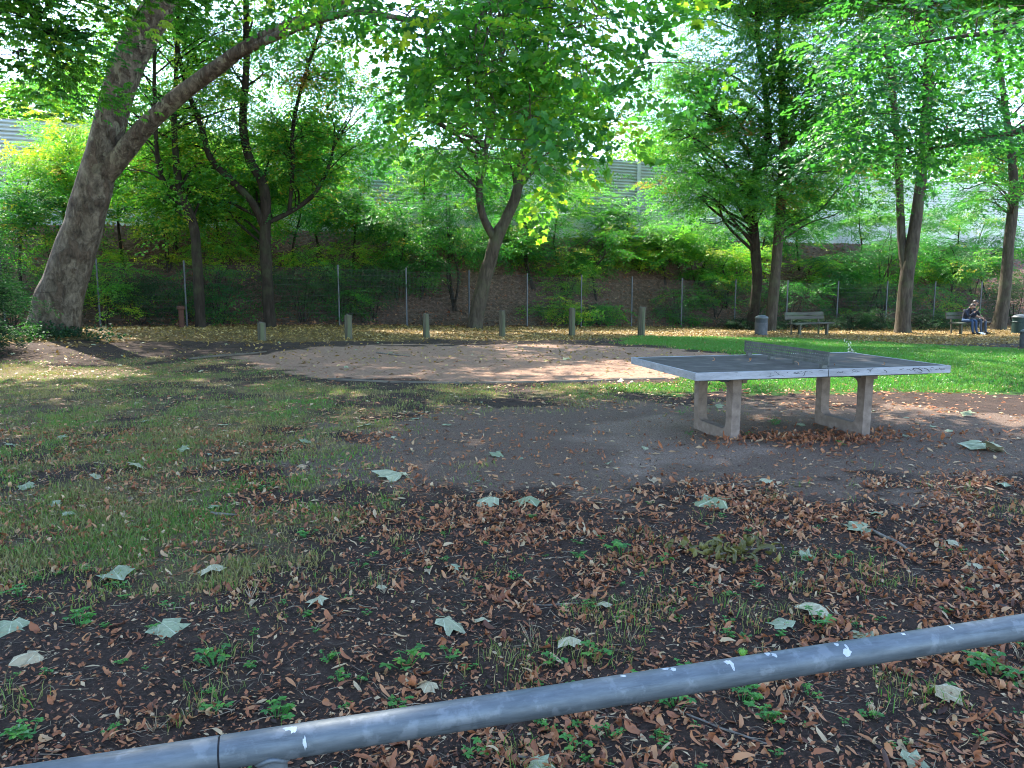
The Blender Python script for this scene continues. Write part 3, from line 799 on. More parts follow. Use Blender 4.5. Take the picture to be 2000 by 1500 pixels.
# young trees on the embankment behind the fence
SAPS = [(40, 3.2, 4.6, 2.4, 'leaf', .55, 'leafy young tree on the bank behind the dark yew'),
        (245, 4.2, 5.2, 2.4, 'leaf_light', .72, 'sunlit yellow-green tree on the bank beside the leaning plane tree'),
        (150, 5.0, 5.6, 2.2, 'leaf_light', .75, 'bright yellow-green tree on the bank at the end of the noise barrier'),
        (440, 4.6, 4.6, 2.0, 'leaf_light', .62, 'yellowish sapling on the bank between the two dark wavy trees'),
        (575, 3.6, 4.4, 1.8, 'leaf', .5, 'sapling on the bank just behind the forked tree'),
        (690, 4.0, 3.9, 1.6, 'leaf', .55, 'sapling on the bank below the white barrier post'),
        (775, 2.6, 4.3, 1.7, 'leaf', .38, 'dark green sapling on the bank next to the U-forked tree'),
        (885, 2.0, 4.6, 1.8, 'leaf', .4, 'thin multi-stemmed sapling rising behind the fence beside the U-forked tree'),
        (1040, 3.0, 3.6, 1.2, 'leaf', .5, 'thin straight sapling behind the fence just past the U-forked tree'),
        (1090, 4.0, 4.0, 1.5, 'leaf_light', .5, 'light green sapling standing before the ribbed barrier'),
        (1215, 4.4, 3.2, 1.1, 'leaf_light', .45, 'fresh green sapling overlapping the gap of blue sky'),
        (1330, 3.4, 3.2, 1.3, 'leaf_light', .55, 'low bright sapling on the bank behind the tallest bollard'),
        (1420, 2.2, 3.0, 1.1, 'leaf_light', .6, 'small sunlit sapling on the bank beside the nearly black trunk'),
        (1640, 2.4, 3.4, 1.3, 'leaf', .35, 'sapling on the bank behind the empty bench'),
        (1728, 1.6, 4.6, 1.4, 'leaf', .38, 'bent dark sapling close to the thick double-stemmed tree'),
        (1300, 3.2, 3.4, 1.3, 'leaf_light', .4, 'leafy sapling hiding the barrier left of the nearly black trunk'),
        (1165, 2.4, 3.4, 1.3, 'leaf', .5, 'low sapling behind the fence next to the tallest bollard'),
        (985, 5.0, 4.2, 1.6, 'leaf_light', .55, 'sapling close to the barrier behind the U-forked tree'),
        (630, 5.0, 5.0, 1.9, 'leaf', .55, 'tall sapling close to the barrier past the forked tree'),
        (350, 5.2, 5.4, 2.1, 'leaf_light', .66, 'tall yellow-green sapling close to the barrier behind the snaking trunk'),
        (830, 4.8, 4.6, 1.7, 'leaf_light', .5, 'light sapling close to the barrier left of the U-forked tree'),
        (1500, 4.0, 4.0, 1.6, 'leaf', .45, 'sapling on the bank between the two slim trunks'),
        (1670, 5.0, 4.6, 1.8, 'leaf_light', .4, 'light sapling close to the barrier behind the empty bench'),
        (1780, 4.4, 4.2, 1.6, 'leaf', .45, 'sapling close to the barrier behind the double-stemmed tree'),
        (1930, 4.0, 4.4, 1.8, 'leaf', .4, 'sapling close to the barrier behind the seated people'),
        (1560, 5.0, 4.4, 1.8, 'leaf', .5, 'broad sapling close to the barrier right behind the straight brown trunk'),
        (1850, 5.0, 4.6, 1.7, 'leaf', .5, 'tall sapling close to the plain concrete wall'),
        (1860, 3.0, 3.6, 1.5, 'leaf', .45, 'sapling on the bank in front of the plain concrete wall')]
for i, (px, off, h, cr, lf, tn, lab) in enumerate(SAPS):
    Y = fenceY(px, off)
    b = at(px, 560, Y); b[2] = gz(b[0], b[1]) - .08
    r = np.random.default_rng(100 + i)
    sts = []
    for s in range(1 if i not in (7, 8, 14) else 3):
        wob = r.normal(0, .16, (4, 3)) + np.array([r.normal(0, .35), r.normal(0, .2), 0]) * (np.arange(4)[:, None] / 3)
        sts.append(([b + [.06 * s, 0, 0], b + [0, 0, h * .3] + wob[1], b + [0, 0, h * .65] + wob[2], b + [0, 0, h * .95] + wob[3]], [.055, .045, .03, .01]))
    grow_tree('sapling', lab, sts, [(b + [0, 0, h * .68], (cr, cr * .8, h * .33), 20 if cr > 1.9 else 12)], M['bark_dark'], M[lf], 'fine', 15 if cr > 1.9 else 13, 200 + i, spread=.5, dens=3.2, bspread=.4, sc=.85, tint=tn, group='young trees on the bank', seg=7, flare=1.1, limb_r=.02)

# shrubs along and behind the fence
def shrub(name, label, base, h, rx, n, kind, leaf, tint, seed, group, per=11, spread=.35):
    r = np.random.default_rng(seed)
    sts = []
    for s in range(5):
        a = r.uniform(0, 6.28)
        tip = base + np.array([math.cos(a) * rx * .5, math.sin(a) * rx * .4, h * r.uniform(.6, .9)])
        sts.append(([base + [math.cos(a) * .06, math.sin(a) * .06, -.06], (base + tip) / 2 + r.normal(0, .08, 3), tip], [.022, .015, .006]))
    return grow_tree(name, label, sts, [(base + [0, 0, h * .5], (rx, rx * .75, h * .45), n)], M['bark_dark'], M[leaf], kind, per, seed, spread=spread, dens=1.8 if h > 1 else 2.0, bspread=.33, sc=.7 if h > 1 else .5, tint=tint, group=group, cat='shrub', seg=6, flare=1.0, limb_r=.012)

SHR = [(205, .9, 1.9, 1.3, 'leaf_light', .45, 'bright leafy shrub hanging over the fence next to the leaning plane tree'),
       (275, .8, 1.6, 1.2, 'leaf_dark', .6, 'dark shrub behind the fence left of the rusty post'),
       (430, .9, 1.7, 1.3, 'leaf', .3, 'glossy shrub behind the fence between the wavy trees'),
       (590, .9, 2.1, 1.4, 'leaf_dark', .8, 'tall dark shrub behind the fence past the forked tree'),
       (665, 1.0, 2.0, 1.3, 'leaf', .25, 'deep green shrub behind the fence at the second bollard'),
       (730, 1.4, 1.8, 1.2, 'leaf_dark', .8, 'dark shrub under the bank saplings'),
       (820, 2.6, 1.8, 1.2, 'leaf', .35, 'shrub on the bank left of the U-forked tree'),
       (1010, 4.2, 1.6, 1.1, 'leaf_light', .7, 'low yellow-green bush high on the bank beside the U-forked tree'),
       (1090, .9, 1.2, .9, 'leaf_light', .5, 'yellowish bush pressed to the fence between two fence posts'),
       (1170, .7, 1.0, .8, 'leaf', .4, 'small bush at the foot of the bank by the tallest bollard'),
       (1250, 3.8, 1.7, 1.4, 'leaf_light', .6, 'sunlit bush half way up the bank'),
       (1330, 1.0, 1.5, 1.2, 'leaf', .35, 'green bush behind the fence left of the litter bin'),
       (1400, 1.6, 2.0, 1.4, 'leaf', .4, 'tall bush behind the fence beside the nearly black trunk'),
       (1545, 1.2, 2.2, 1.6, 'leaf', .2, 'broad dark bush behind the empty bench'),
       (1450, 4.0, 1.6, 1.3, 'leaf_light', .65, 'bright bush on the bank between two trunks'),
       (1575, 3.8, 1.5, 1.4, 'leaf_light', .55, 'bright bush high on the bank behind the empty bench'),
       (1690, 1.6, 2.0, 1.5, 'leaf', .25, 'bush behind the fence left of the double-stemmed tree'),
       (1840, 1.4, 1.7, 1.5, 'leaf', .35, 'bush behind the fence left of the seated people'),
       (1900, 4.2, 1.9, 1.6, 'leaf', .45, 'rounded bush below the plain concrete wall'),
       (1985, .8, 2.2, 1.5, 'leaf_dark', .9, 'dark green bush behind the green litter bin'),
       (1830, 4.6, 1.4, 1.2, 'leaf_light', .6, 'sunlit bush under the concrete wall'),
       (140, 3.0, 2.2, 1.7, 'leaf_light', .6, 'bright bush on the bank left of the leaning plane tree'),
       (640, 3.2, 1.9, 1.5, 'leaf_light', .5, 'light bush half way up the bank at the second bollard'),
       (750, 4.4, 1.8, 1.5, 'leaf_light', .55, 'light bush high on the bank between the saplings'),
       (880, 4.6, 1.7, 1.4, 'leaf_light', .7, 'yellow-green bush high on the bank at the multi-stemmed sapling'),
       (1110, 2.6, 1.5, 1.3, 'leaf_light', .6, 'yellow-green bush half way up the bank past the U-forked tree'),
       (1190, 4.0, 1.7, 1.4, 'leaf_light', .55, 'bush high on the bank below the ribbed barrier'),
       (1360, 3.4, 1.8, 1.5, 'leaf_light', .5, 'bush half way up the bank left of the two slim trunks'),
       (1660, 3.6, 1.7, 1.5, 'leaf', .5, 'bush half way up the bank behind the empty bench'),
       (1750, 3.0, 1.8, 1.5, 'leaf', .4, 'bush half way up the bank at the bent dark sapling'),
       (420, 3.0, 1.9, 1.5, 'leaf_light', .55, 'bush half way up the bank between the wavy trees'),
       (20, 1.0, 2.0, 1.5, 'leaf', .4, 'bush behind the fence above the dark yew'),
       (330, 4.0, 2.2, 1.6, 'leaf_light', .7, 'sunlit yellow bush on the bank behind the snaking trunk'),
       (500, 5.0, 2.2, 1.7, 'leaf_light', .6, 'bright bush high on the bank behind the forked tree')]
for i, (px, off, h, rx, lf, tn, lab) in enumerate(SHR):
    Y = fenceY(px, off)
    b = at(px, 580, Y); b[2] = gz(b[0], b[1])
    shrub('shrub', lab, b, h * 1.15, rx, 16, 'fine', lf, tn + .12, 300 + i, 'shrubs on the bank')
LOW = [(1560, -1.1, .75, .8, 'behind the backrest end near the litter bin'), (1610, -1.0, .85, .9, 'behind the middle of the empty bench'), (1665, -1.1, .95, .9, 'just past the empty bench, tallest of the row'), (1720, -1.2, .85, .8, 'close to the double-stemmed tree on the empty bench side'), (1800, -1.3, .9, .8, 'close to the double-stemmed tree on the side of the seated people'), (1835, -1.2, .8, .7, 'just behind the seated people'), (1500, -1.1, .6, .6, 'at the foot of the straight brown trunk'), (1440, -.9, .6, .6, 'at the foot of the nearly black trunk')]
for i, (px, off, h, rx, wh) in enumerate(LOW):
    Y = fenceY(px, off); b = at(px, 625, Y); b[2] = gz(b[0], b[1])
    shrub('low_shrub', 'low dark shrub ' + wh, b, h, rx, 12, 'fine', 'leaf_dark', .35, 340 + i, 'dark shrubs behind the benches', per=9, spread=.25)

# yew at the left edge
b = on(-11.35, 16.0)
yr = grow_tree('yew_bush', 'dark dense yew bush beside the foot of the leaning plane tree',
    [([b + [0, 0, -.1], b + [.05, 0, .8], b + [0, .1, 1.7], b + [-.1, 0, 2.4]], [.07, .06, .04, .015])],
    [(b + [-.1, 0, .75], (.85, .8, .7), 24), (b + [-.3, .1, 1.9], (.7, .7, 1.0), 22)], M['bark_dark'], M['leaf_dark'], 'yew', 26, 400, spread=.25, dens=3.4, bspread=.25, tint=.25, cat='shrub', seg=7, limb_r=.015)

# trees beyond the noise barrier
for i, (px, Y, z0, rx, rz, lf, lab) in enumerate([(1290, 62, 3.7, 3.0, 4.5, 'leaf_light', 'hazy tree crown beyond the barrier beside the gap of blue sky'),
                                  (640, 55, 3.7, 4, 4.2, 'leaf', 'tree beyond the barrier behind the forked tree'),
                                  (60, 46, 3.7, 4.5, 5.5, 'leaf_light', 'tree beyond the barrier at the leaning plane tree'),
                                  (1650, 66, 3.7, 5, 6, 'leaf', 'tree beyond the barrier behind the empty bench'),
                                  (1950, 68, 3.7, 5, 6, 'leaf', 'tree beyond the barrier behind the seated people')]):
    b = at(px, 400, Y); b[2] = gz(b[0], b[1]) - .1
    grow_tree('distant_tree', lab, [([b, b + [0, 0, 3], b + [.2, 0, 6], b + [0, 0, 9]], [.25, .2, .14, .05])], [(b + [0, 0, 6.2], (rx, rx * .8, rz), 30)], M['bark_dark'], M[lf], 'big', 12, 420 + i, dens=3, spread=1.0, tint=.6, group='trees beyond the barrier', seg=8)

# ivy round the foot of the plane tree
ib = on(-11.35, 18.6)
im = MB(); r = np.random.default_rng(55); n = 110
ix = r.normal(0, .75, n) + ib[0]; iy = ib[1] - np.abs(r.normal(0, .35, n)) - .35
P = np.c_[ix, iy, gz(ix, iy) + r.uniform(.02, .18, n)]
place_sprays(im, 'ivy', P, r.uniform(0, 6.28, n), r.normal(.1, .3, n), r.uniform(.8, 1.5, n), np.clip(r.normal(.45, .25, n), 0, 1), r)
tag(im.build('ivy', M['leaf_dark'], None, ib, loc=ib), 'ivy carpet round the foot of the leaning plane tree', 'ivy', kind='stuff')
#%%OBJECTS
# ------------------------------------------------------------------ noise barrier on the bank
B_ANG = math.atan(.4)
borg = np.array([-26.0, 38.1 - .4 * 26, 0.0])
bar = empty('noise_barrier', (borg[0], borg[1], 3.4), 'pale ribbed aluminium noise barrier on a concrete base along the bank top', 'barrier', rz=B_ANG)
BAY, NB = 5.0, 17
ppm = MB().box((0, 0, 2.2), (.2, .24, 4.6)).mesh('post', M['barrier_post'])
base_m = MB().box((BAY / 2, .02, .6), (BAY - .21, .16, 2.0)).mesh('concrete_panel', M['concrete_wall'])
prof = []
H_C, nrib = .456, 3
for q in range(nrib):
    z0 = q * H_C / nrib
    prof += [(-.07, z0 + .004), (-.085, z0 + .045), (-.07, z0 + .085), (.0, z0 + .092), (.0, z0 + .146)]
prof.append((-.06, H_C - .004))
V, Fq = [], []
for x in (.105, BAY - .105):
    for y, z in prof: V.append((x, y, z))
npf = len(prof)
for i in range(npf - 1): Fq.append([i, npf + i, npf + i + 1, i + 1])
cas = MB().add(V, Fq).box((BAY / 2, .045, H_C / 2), (BAY - .215, .07, H_C - .012)).mesh('barrier_panel', M['panel'])
def inst(name, me, parent, loc, rot=(0, 0, 0), sc=None):
    o = bpy.data.objects.new(name, me); COL.objects.link(o); o.parent = parent
    o.location = tuple(float(c) for c in loc); o.rotation_euler = rot
    if sc is not None: o.scale = sc if hasattr(sc, '__len__') else (sc, sc, sc)
    return o
for i in range(NB + 1):
    inst('post', ppm, bar, (i * BAY, 0, 0))
for i in range(NB):
    inst('concrete_panel', base_m, bar, (i * BAY, 0, 0))
    for q in range(6):
        inst('barrier_panel', cas, bar, (i * BAY, 0, 1.612 + q * .46))

# ------------------------------------------------------------------ mesh fence
FH = 2.0
fp = []
x = -19.6
while x < 30:
    fp.append((x, float(yf(x))))
    sl = .49 if x < 5.4 else .2
    x += 2.5 / math.hypot(1, sl)
fence = empty('mesh_fence', on(fp[0][0], fp[0][1]), 'galvanised double-wire mesh fence with round-capped posts along the foot of the bank', 'fence')
f0 = np.array(fence.location)
pm = MB().box((0, 0, FH / 2 + .02), (.05, .045, FH + .2)).box((0, 0, FH + .125), (.058, .053, .012)).mesh('post', M['galv_post'])
wm = MB()
for i in range(50):
    wm.box((.035 + i * .0496, 0, FH / 2 + .03), (.0036, .0036, FH - .06))
for q in range(11):
    for s in (-.007, .007):
        wm.box((1.25, s, .06 + q * .194), (2.44, .005, .005))
wm = wm.mesh('mesh_panel', M['wire'])
for i, (x, y) in enumerate(fp):
    z = float(gz(x, y)); a = math.atan2(.49 if x < 5.4 else .2, 1)
    inst('post', pm, fence, np.array([x, y, z]) - f0, (0, 0, a))
    if i < len(fp) - 1:
        x2, y2 = fp[i + 1]
        zz = .5 * (z + float(gz(x2, y2)))
        tag(inst('mesh_panel', wm, fence, np.array([x, y - .03, zz]) - f0, (0, 0, math.atan2(y2 - y, x2 - x))), kind='stuff')

# ------------------------------------------------------------------ bollards, rusty post
BOL = [(512, 630, 665, 16, 'shortest weathered wooden bollard before the forked tree'), (681, 615, 662, 14.5, 'weathered wooden bollard next to the shortest one'),
       (833, 613, 660, 13.5, 'weathered wooden bollard just before the U-forked tree'), (981, 607, 657, 12.5, 'weathered wooden bollard just past the U-forked tree'),
       (1117, 602, 656, 12.5, 'weathered wooden bollard next to the tall cracked one'), (1252, 600, 656, 14, 'tallest cracked wooden bollard where the green lawn begins')]
for i, (px, t, b_, w, lab) in enumerate(BOL):
    g = ground(px, b_); Y = g[1]; h = (b_ - t) * Y / F_PX; rd = w / 2 * Y / F_PX
    r = np.random.default_rng(700 + i)
    root = empty('wooden_bollard', g, lab, 'bollard', 'bollards beside the sand patch')
    tilt = r.normal(0, .015, 2)
    ps = [np.array([tilt[0] * z, tilt[1] * z, z]) for z in (-.1, 0, .1, h * .35, h * .7, h - .03, h)]
    MB().tube(ps, [rd * 1.03, rd * 1.03, rd, rd, rd * .99, rd * .98, rd * .88], 16, True, .05, 700 + i).build('shaft', M['wood_old'], root, smooth=False)
    MB().tube([ps[-1] + [0, 0, .001], ps[-1] + [.004, 0, .014]], [rd * .7, rd * .45], 12, True, .1, i).build('worn_top', M['log'], root)
    if i in (3, 5):
        MB().box((rd * .25, -rd * .985, h * .45), (.012, .016, h * .8)).build('crack', M['gap'], root)
Y = fenceY(355, -1.0); g = at(355, 630, Y); g[2] = gz(g[0], g[1])
root = empty('rusty_post', g, 'rust-brown steel post with a wider cap in front of the fence', 'post')
rd = 5.2 * Y / F_PX; h = 42 * Y / F_PX
MB().tube([(0, 0, -.1), (0, 0, h * .86)], [rd, rd], 14).build('shaft', M['rust'], root, smooth=False)
MB().lathe([(rd, h * .8), (rd * 1.5, h * .84), (rd * 1.5, h * .94), (rd * 1.2, h), (.002, h + .01)], 16).build('cap', M['rust'], root, smooth=False)

# ------------------------------------------------------------------ table tennis table
TA = .234
tc = np.array([1.655, 6.88]) + 1.37 * np.array([math.cos(TA), math.sin(TA)]) + .7625 * np.array([-math.sin(TA), math.cos(TA)])
tg = float(gz(*tc))
table = empty('table_tennis_table', (tc[0], tc[1], 0.0), 'concrete table tennis table with dark top, pale scuffed rim and steel net', 'table', rz=TA)
L, W, HT, TH = 2.74, 1.525, .76, .072
MB().box((0, 0, HT - TH / 2 + .001), (L - .05, W - .05, TH - .006)).build('table_top', M['slate'], table)
rim = []
for (c_, s_) in (((-L / 4 - .001, -W / 2 + .012, HT - TH / 2 + .002), (L / 2 - .004, .024, TH)), ((L / 4 + .001, -W / 2 + .012, HT - TH / 2 + .002), (L / 2 - .004, .024, TH)),
                 ((-L / 4 - .001, W / 2 - .012, HT - TH / 2 + .002), (L / 2 - .004, .024, TH)), ((L / 4 + .001, W / 2 - .012, HT - TH / 2 + .002), (L / 2 - .004, .024, TH)),
                 ((-L / 2 + .012, 0, HT - TH / 2 + .0025), (.0235, W - .05, TH - .001)), ((L / 2 - .012, 0, HT - TH / 2 + .0025), (.0235, W - .05, TH - .001))):
    o = MB().box(c_, s_).build('edge_rail', M['edge'], table); rim.append(o)
    bv = o.modifiers.new('b', 'BEVEL'); bv.width = .003; bv.segments = 2
MB().box((0, -W / 2 + .011, HT - TH / 2 + .001), (.004, .02, TH - .004)).build('joint', M['gap'], table)
MB().box((0, 0, HT - TH - .012), (L - .25, W - .3, .026)).build('under_frame', M['bin_dark'], table)
# black scuffs on the near rim
r = np.random.default_rng(77)
def scuff(x0, z0, pts, wd, side=0):
    m = MB()
    P = [np.array([x0 + a, -W / 2 - .0016, z0 + b]) for a, b in pts]
    for a, b in zip(P[:-1], P[1:]):
        d = b - a; n = np.array([-d[2], 0, d[0]]); n = n / (np.linalg.norm(n) + 1e-9) * wd * r.uniform(.5, 1.2)
        m.add([a - n, b - n * .7, b + n * .7, a + n], [[0, 1, 2, 3]])
    return m.build('scuff_mark', M['black'], rim[0 if x0 < 0 else 1])
zt = HT - TH
for i in range(46):
    x0 = r.choice([r.uniform(-1.0, -.1), r.uniform(-.8, -.3), r.uniform(.05, .5), r.uniform(.7, 1.34)])
    n = r.integers(2, 6)
    pts = np.cumsum(np.c_[r.uniform(.004, .022, n), r.normal(0, .007, n)], 0)
    scuff(x0, zt + np.clip(r.normal(.045, .014), .012, .06), np.clip(pts, [-1, -.02], [1, .011]), .0022)
scuff(.93, zt + .055, [(0, 0), (.03, .004), (.06, -.002), (.09, -.013), (.11, -.03)], .005)
scuff(1.06, zt + .05, [(0, .002), (.03, -.005), (.055, -.018), (.06, -.036)], .004)
scuff(1.23, zt + .05, [(0, .004), (.02, -.01), (.035, -.02)], .004)
scuff(.6, zt + .052, [(0, 0), (.03, -.014), (.04, -.032)], .003)
scuff(-.62, zt + .045, [(0, .01), (.01, -.01), (.012, -.03)], .0025)
scuff(-.25, zt + .05, [(0, .01), (-.006, -.01), (-.012, -.028), (-.022, -.026)], .0035)
# legs: rectangular concrete frames
for lx in (-.74, .74):
    y0, y1, wd, tk = -.39, .39, .10, .10
    n = 6
    poly_o = [(y0, .0), (y1, .0), (y1 + .0, HT - TH - .024), (y0 - .0, HT - TH - .024)]
    ri = .07
    ys, ye, zs, ze = y0 + wd, y1 - wd, .13, HT - TH - .09
    inner = []
    for (cx, cz, a0) in ((ys + ri, zs + ri, math.pi), (ye - ri, zs + ri, 1.5 * math.pi), (ye - ri, ze - ri, 0), (ys + ri, ze - ri, .5 * math.pi)):
        for q in range(5):
            a = a0 + q / 4 * math.pi / 2
            inner.append((cx + ri * math.cos(a), cz + ri * math.sin(a)))
    outer = []
    per_side = 5
    for (cx, cz), (dx, dz) in zip(((y0, -.12), (y1, -.12), (y1 + .015, ze + .066), (y0 - .015, ze + .066)), ((0, 0),) * 4):
        outer += [(cx, cz)] * 5
    m = MB(); V = []
    for s in (-1, 1):
        V += [(lx + s * tk / 2 * .93, y, z) for y, z in outer] + [(lx + s * tk / 2, y, z) for y, z in inner]
    N = 20
    Ff = []
    for i in range(N):
        j = (i + 1) % N
        Ff.append([i, j, N + j, N + i]); Ff.append([2 * N + j, 2 * N + i, 3 * N + i, 3 * N + j])
        Ff.append([i, 2 * N + i, 2 * N + j, j]); Ff.append([N + i, N + j, 3 * N + j, 3 * N + i])
    m.add(V, Ff)
    o = m.build('leg_frame', M['concrete_leg'], table)
    bm = bmesh.new(); bm.from_mesh(o.data); bmesh.ops.remove_doubles(bm, verts=bm.verts, dist=.0005); bmesh.ops.recalc_face_normals(bm, faces=bm.faces); bm.to_mesh(o.data); bm.free()
    MB().box((lx - .1 if lx < 0 else lx - .1, -.3, HT - TH - .05), (.07, .1, .05)).build('bracket', M['bin_dark'], o)
    MB().box((lx + .11, -.3, HT - TH - .06), (.05, .1, .07)).build('bracket', M['concrete_leg'], o)
# net: punched steel plate
nz0, nh, nw = HT + .04, .12, W - .03
cols, rows = 40, 3
m = MB()
pitch = nw / cols
for q in range(rows + 1):
    hh = .026 if q in (0, rows) else .019
    m.box((0, 0, nz0 + .01 + q * (nh - .02) / rows), (.004, nw, hh))
cell = (nh - .02) / rows
for q in range(rows):
    for i in range(cols + 1):
        yy = -nw / 2 + i * pitch + (pitch / 2 if q % 2 else 0)
        if yy > nw / 2: continue
        m.box((0, yy, nz0 + .01 + (q + .5) * cell), (.0034, pitch * .52, cell - .012))
net = m.build('net_plate', M['netmetal'], table)
for yy in (-nw / 2, nw / 2):
    MB().box((0, yy, nz0 + nh / 2), (.012, .014, nh + .008)).build('net_end', M['netmetal'], net)
for i in range(4):
    MB().box((0.004, -nw / 2 + .08 + i * (nw - .16) / 3, HT + .021), (.05, .05, .042)).build('net_foot', M['netmetal'], net)

# ------------------------------------------------------------------ benches and bins
def bench(name, loc, rz, label):
    root = empty(name, loc, label, 'bench', rz=rz)
    for i in range(3):
        MB().box((0, -.17 + i * .155, .455), (2.0, .135, .045)).build('seat_plank', M['wood_bench'], root)
    for i in range(2):
        MB().box((-.02, .30 + .035 * i, .66 + i * .145), (2.0, .04, .125), Matrix.Rotation(-.15, 3, 'X')).build('back_plank', M['wood_bench'], root)
    for sx in (-.7, .7):
        MB().box((sx, -.15, .215), (.09, .09, .43)).build('front_leg', M['concrete_leg'] if False else M['wood_old'], root)
        MB().tube([(sx, .25, -.05), (sx, .27, .45), (sx, .36, .88)], [.035, .035, .03], 8).build('rear_leg', M['wood_old'], root)
        MB().box((sx, .04, .42), (.07, .5, .03)).build('crossbar', M['bin_dark'], root)
    return root
RZ = .44
def bench_at(px, py):
    g = ground(px, py)
    off = np.array([.15 * -math.sin(RZ) * -1, 0, 0])
    return np.array([g[0] - .15 * math.sin(RZ), g[1] + .15 * math.cos(RZ), g[2]])
b1 = bench_at(1588, 655); b1[2] = gz(b1[0], b1[1])
bench('park_bench', b1, RZ, 'empty weathered wooden park bench beside the round grey litter bin')
b2 = bench_at(1898, 652); b2[2] = gz(b2[0], b2[1])
bench('park_bench', b2, RZ, 'wooden park bench with two people sitting on it')

def bin_round(loc, rd, h, label, body, lid, band=None, square=False):
    root = empty('litter_bin', loc, label, 'litter bin')
    sg = 24
    MB().lathe([(.002, -.03), (rd * .92, -.03), (rd * .97, h * .06), (rd, h * .55), (rd, h * .62)], sg).build('body', body, root, smooth=False)
    MB().lathe([(rd * .97, h * .6), (rd * .97, h * .82), (rd * 1.0, h * .83)], sg).build('opening_band', band or body, root)
    MB().lathe([(rd * .9, h * .815), (rd * 1.06, h * .82), (rd * 1.05, h * .86), (rd * .85, h * .93), (rd * .45, h * .985), (.003, h)], sg).build('lid', lid, root, smooth=True)
    MB().lathe([(rd * 1.0, h * .56), (rd * 1.03, h * .57), (rd * 1.03, h * .6), (rd * 1.0, h * .615)], sg).build('rim', body, root)
    MB().lathe([(rd * 1.0, .0), (rd * 1.05, .0), (rd * 1.05, .03), (rd * .99, .035)], sg).build('foot_ring', body, root)
    return root
g = ground(1486, 654)
bin_round(g, 12.3 * g[1] / F_PX, 39 * g[1] / F_PX, 'round grey litter bin with domed lid beside the empty bench', M['bin_grey'], M['bin_lid'], M['bin_dark'])
g = ground(1992, 650)
bin_round(g, 15 * g[1] / F_PX, 36 * g[1] / F_PX, 'dark green litter bin past the bench with the two people', M['bin_green'], M['bin_lid'], M['bin_green'])
g = ground(2010, 678)
bin_round(g, 17 * g[1] / F_PX, 36 * g[1] / F_PX, 'brown-grey litter bin with a sloped grey lid at the lawn edge', M['bin_grey'], M['bin_lid'], M['bin_grey'])

# ------------------------------------------------------------------ people
def person(name, label, loc, rz, J, bones, zones, extra):
    names = list(J)
    me = bpy.data.meshes.new(name)
    me.from_pydata([J[n][0] for n in names], [(names.index(a), names.index(b)) for a, b in bones], [])
    tmp = bpy.data.objects.new('tmp_skin', me); COL.objects.link(tmp)
    sk = tmp.modifiers.new('s', 'SKIN'); sk.use_smooth_shade = True; sk.branch_smoothing = .6
    sd = me.skin_vertices[0].data
    for i, n in enumerate(names):
        rr = J[n][1]
        sd[i].radius = (rr, rr) if not hasattr(rr, '__len__') else rr
        sd[i].use_root = n == 'pelvis'
    ss = tmp.modifiers.new('d', 'SUBSURF'); ss.levels = 2; ss.render_levels = 2
    dg = bpy.context.evaluated_depsgraph_get(); dg.update()
    body = bpy.data.meshes.new_from_object(tmp.evaluated_get(dg))
    bpy.data.objects.remove(tmp)
    mats = []
    segs = [(np.array(J[a][0]), np.array(J[b][0]), zones(a, b)) for a, b in bones]
    for _, _, z in segs:
        if z not in mats: mats.append(z)
    body.materials.clear()
    for z in mats: body.materials.append(M[z])
    for p in body.polygons:
        c_ = np.array(p.center); best, bi = 9, 0
        for A, B, z in segs:
            ab = B - A; t = np.clip((c_ - A) @ ab / (ab @ ab + 1e-9), 0, 1)
            d = np.linalg.norm(c_ - A - t * ab)
            if d < best: best, bi = d, mats.index(z)
        p.material_index = bi; p.use_smooth = True
    root = empty('person', loc, label, 'person', rz=rz)
    b = bpy.data.objects.new('body', body); COL.objects.link(b); b.parent = root
    extra(b, J)
    return root
def hand(J, bones, key, wrist, d, up):
    d = np.array(d, float); d /= np.linalg.norm(d); up = np.array(up, float); s = np.cross(d, up); s /= np.linalg.norm(s)
    w = np.array(J[wrist][0]); palm = w + d * .07
    J[key] = (tuple(palm), (.035, .02)); bones.append((wrist, key))
    for i, (o, l) in enumerate(((-.03, .065), (-.01, .08), (.01, .075), (.03, .06))):
        a = palm + s * o + d * .03; k2 = palm + s * o * 1.15 + d * (.03 + l * .55) - up * .01; e = palm + s * o * 1.2 + d * (.03 + l * .85) - up * .035
        J[f'{key}a{i}'] = (tuple(a), .009); J[f'{key}b{i}'] = (tuple(k2), .0085); J[f'{key}c{i}'] = (tuple(e), .007)
        bones.extend([(key, f'{key}a{i}'), (f'{key}a{i}', f'{key}b{i}'), (f'{key}b{i}', f'{key}c{i}')])
    a = w + d * .04 - s * .035; e = w + d * .085 - s * .06 - up * .01
    J[f'{key}t0'] = (tuple(a), .011); J[f'{key}t1'] = (tuple(e), .009)
    bones.extend([(key, f'{key}t0'), (f'{key}t0', f'{key}t1')])
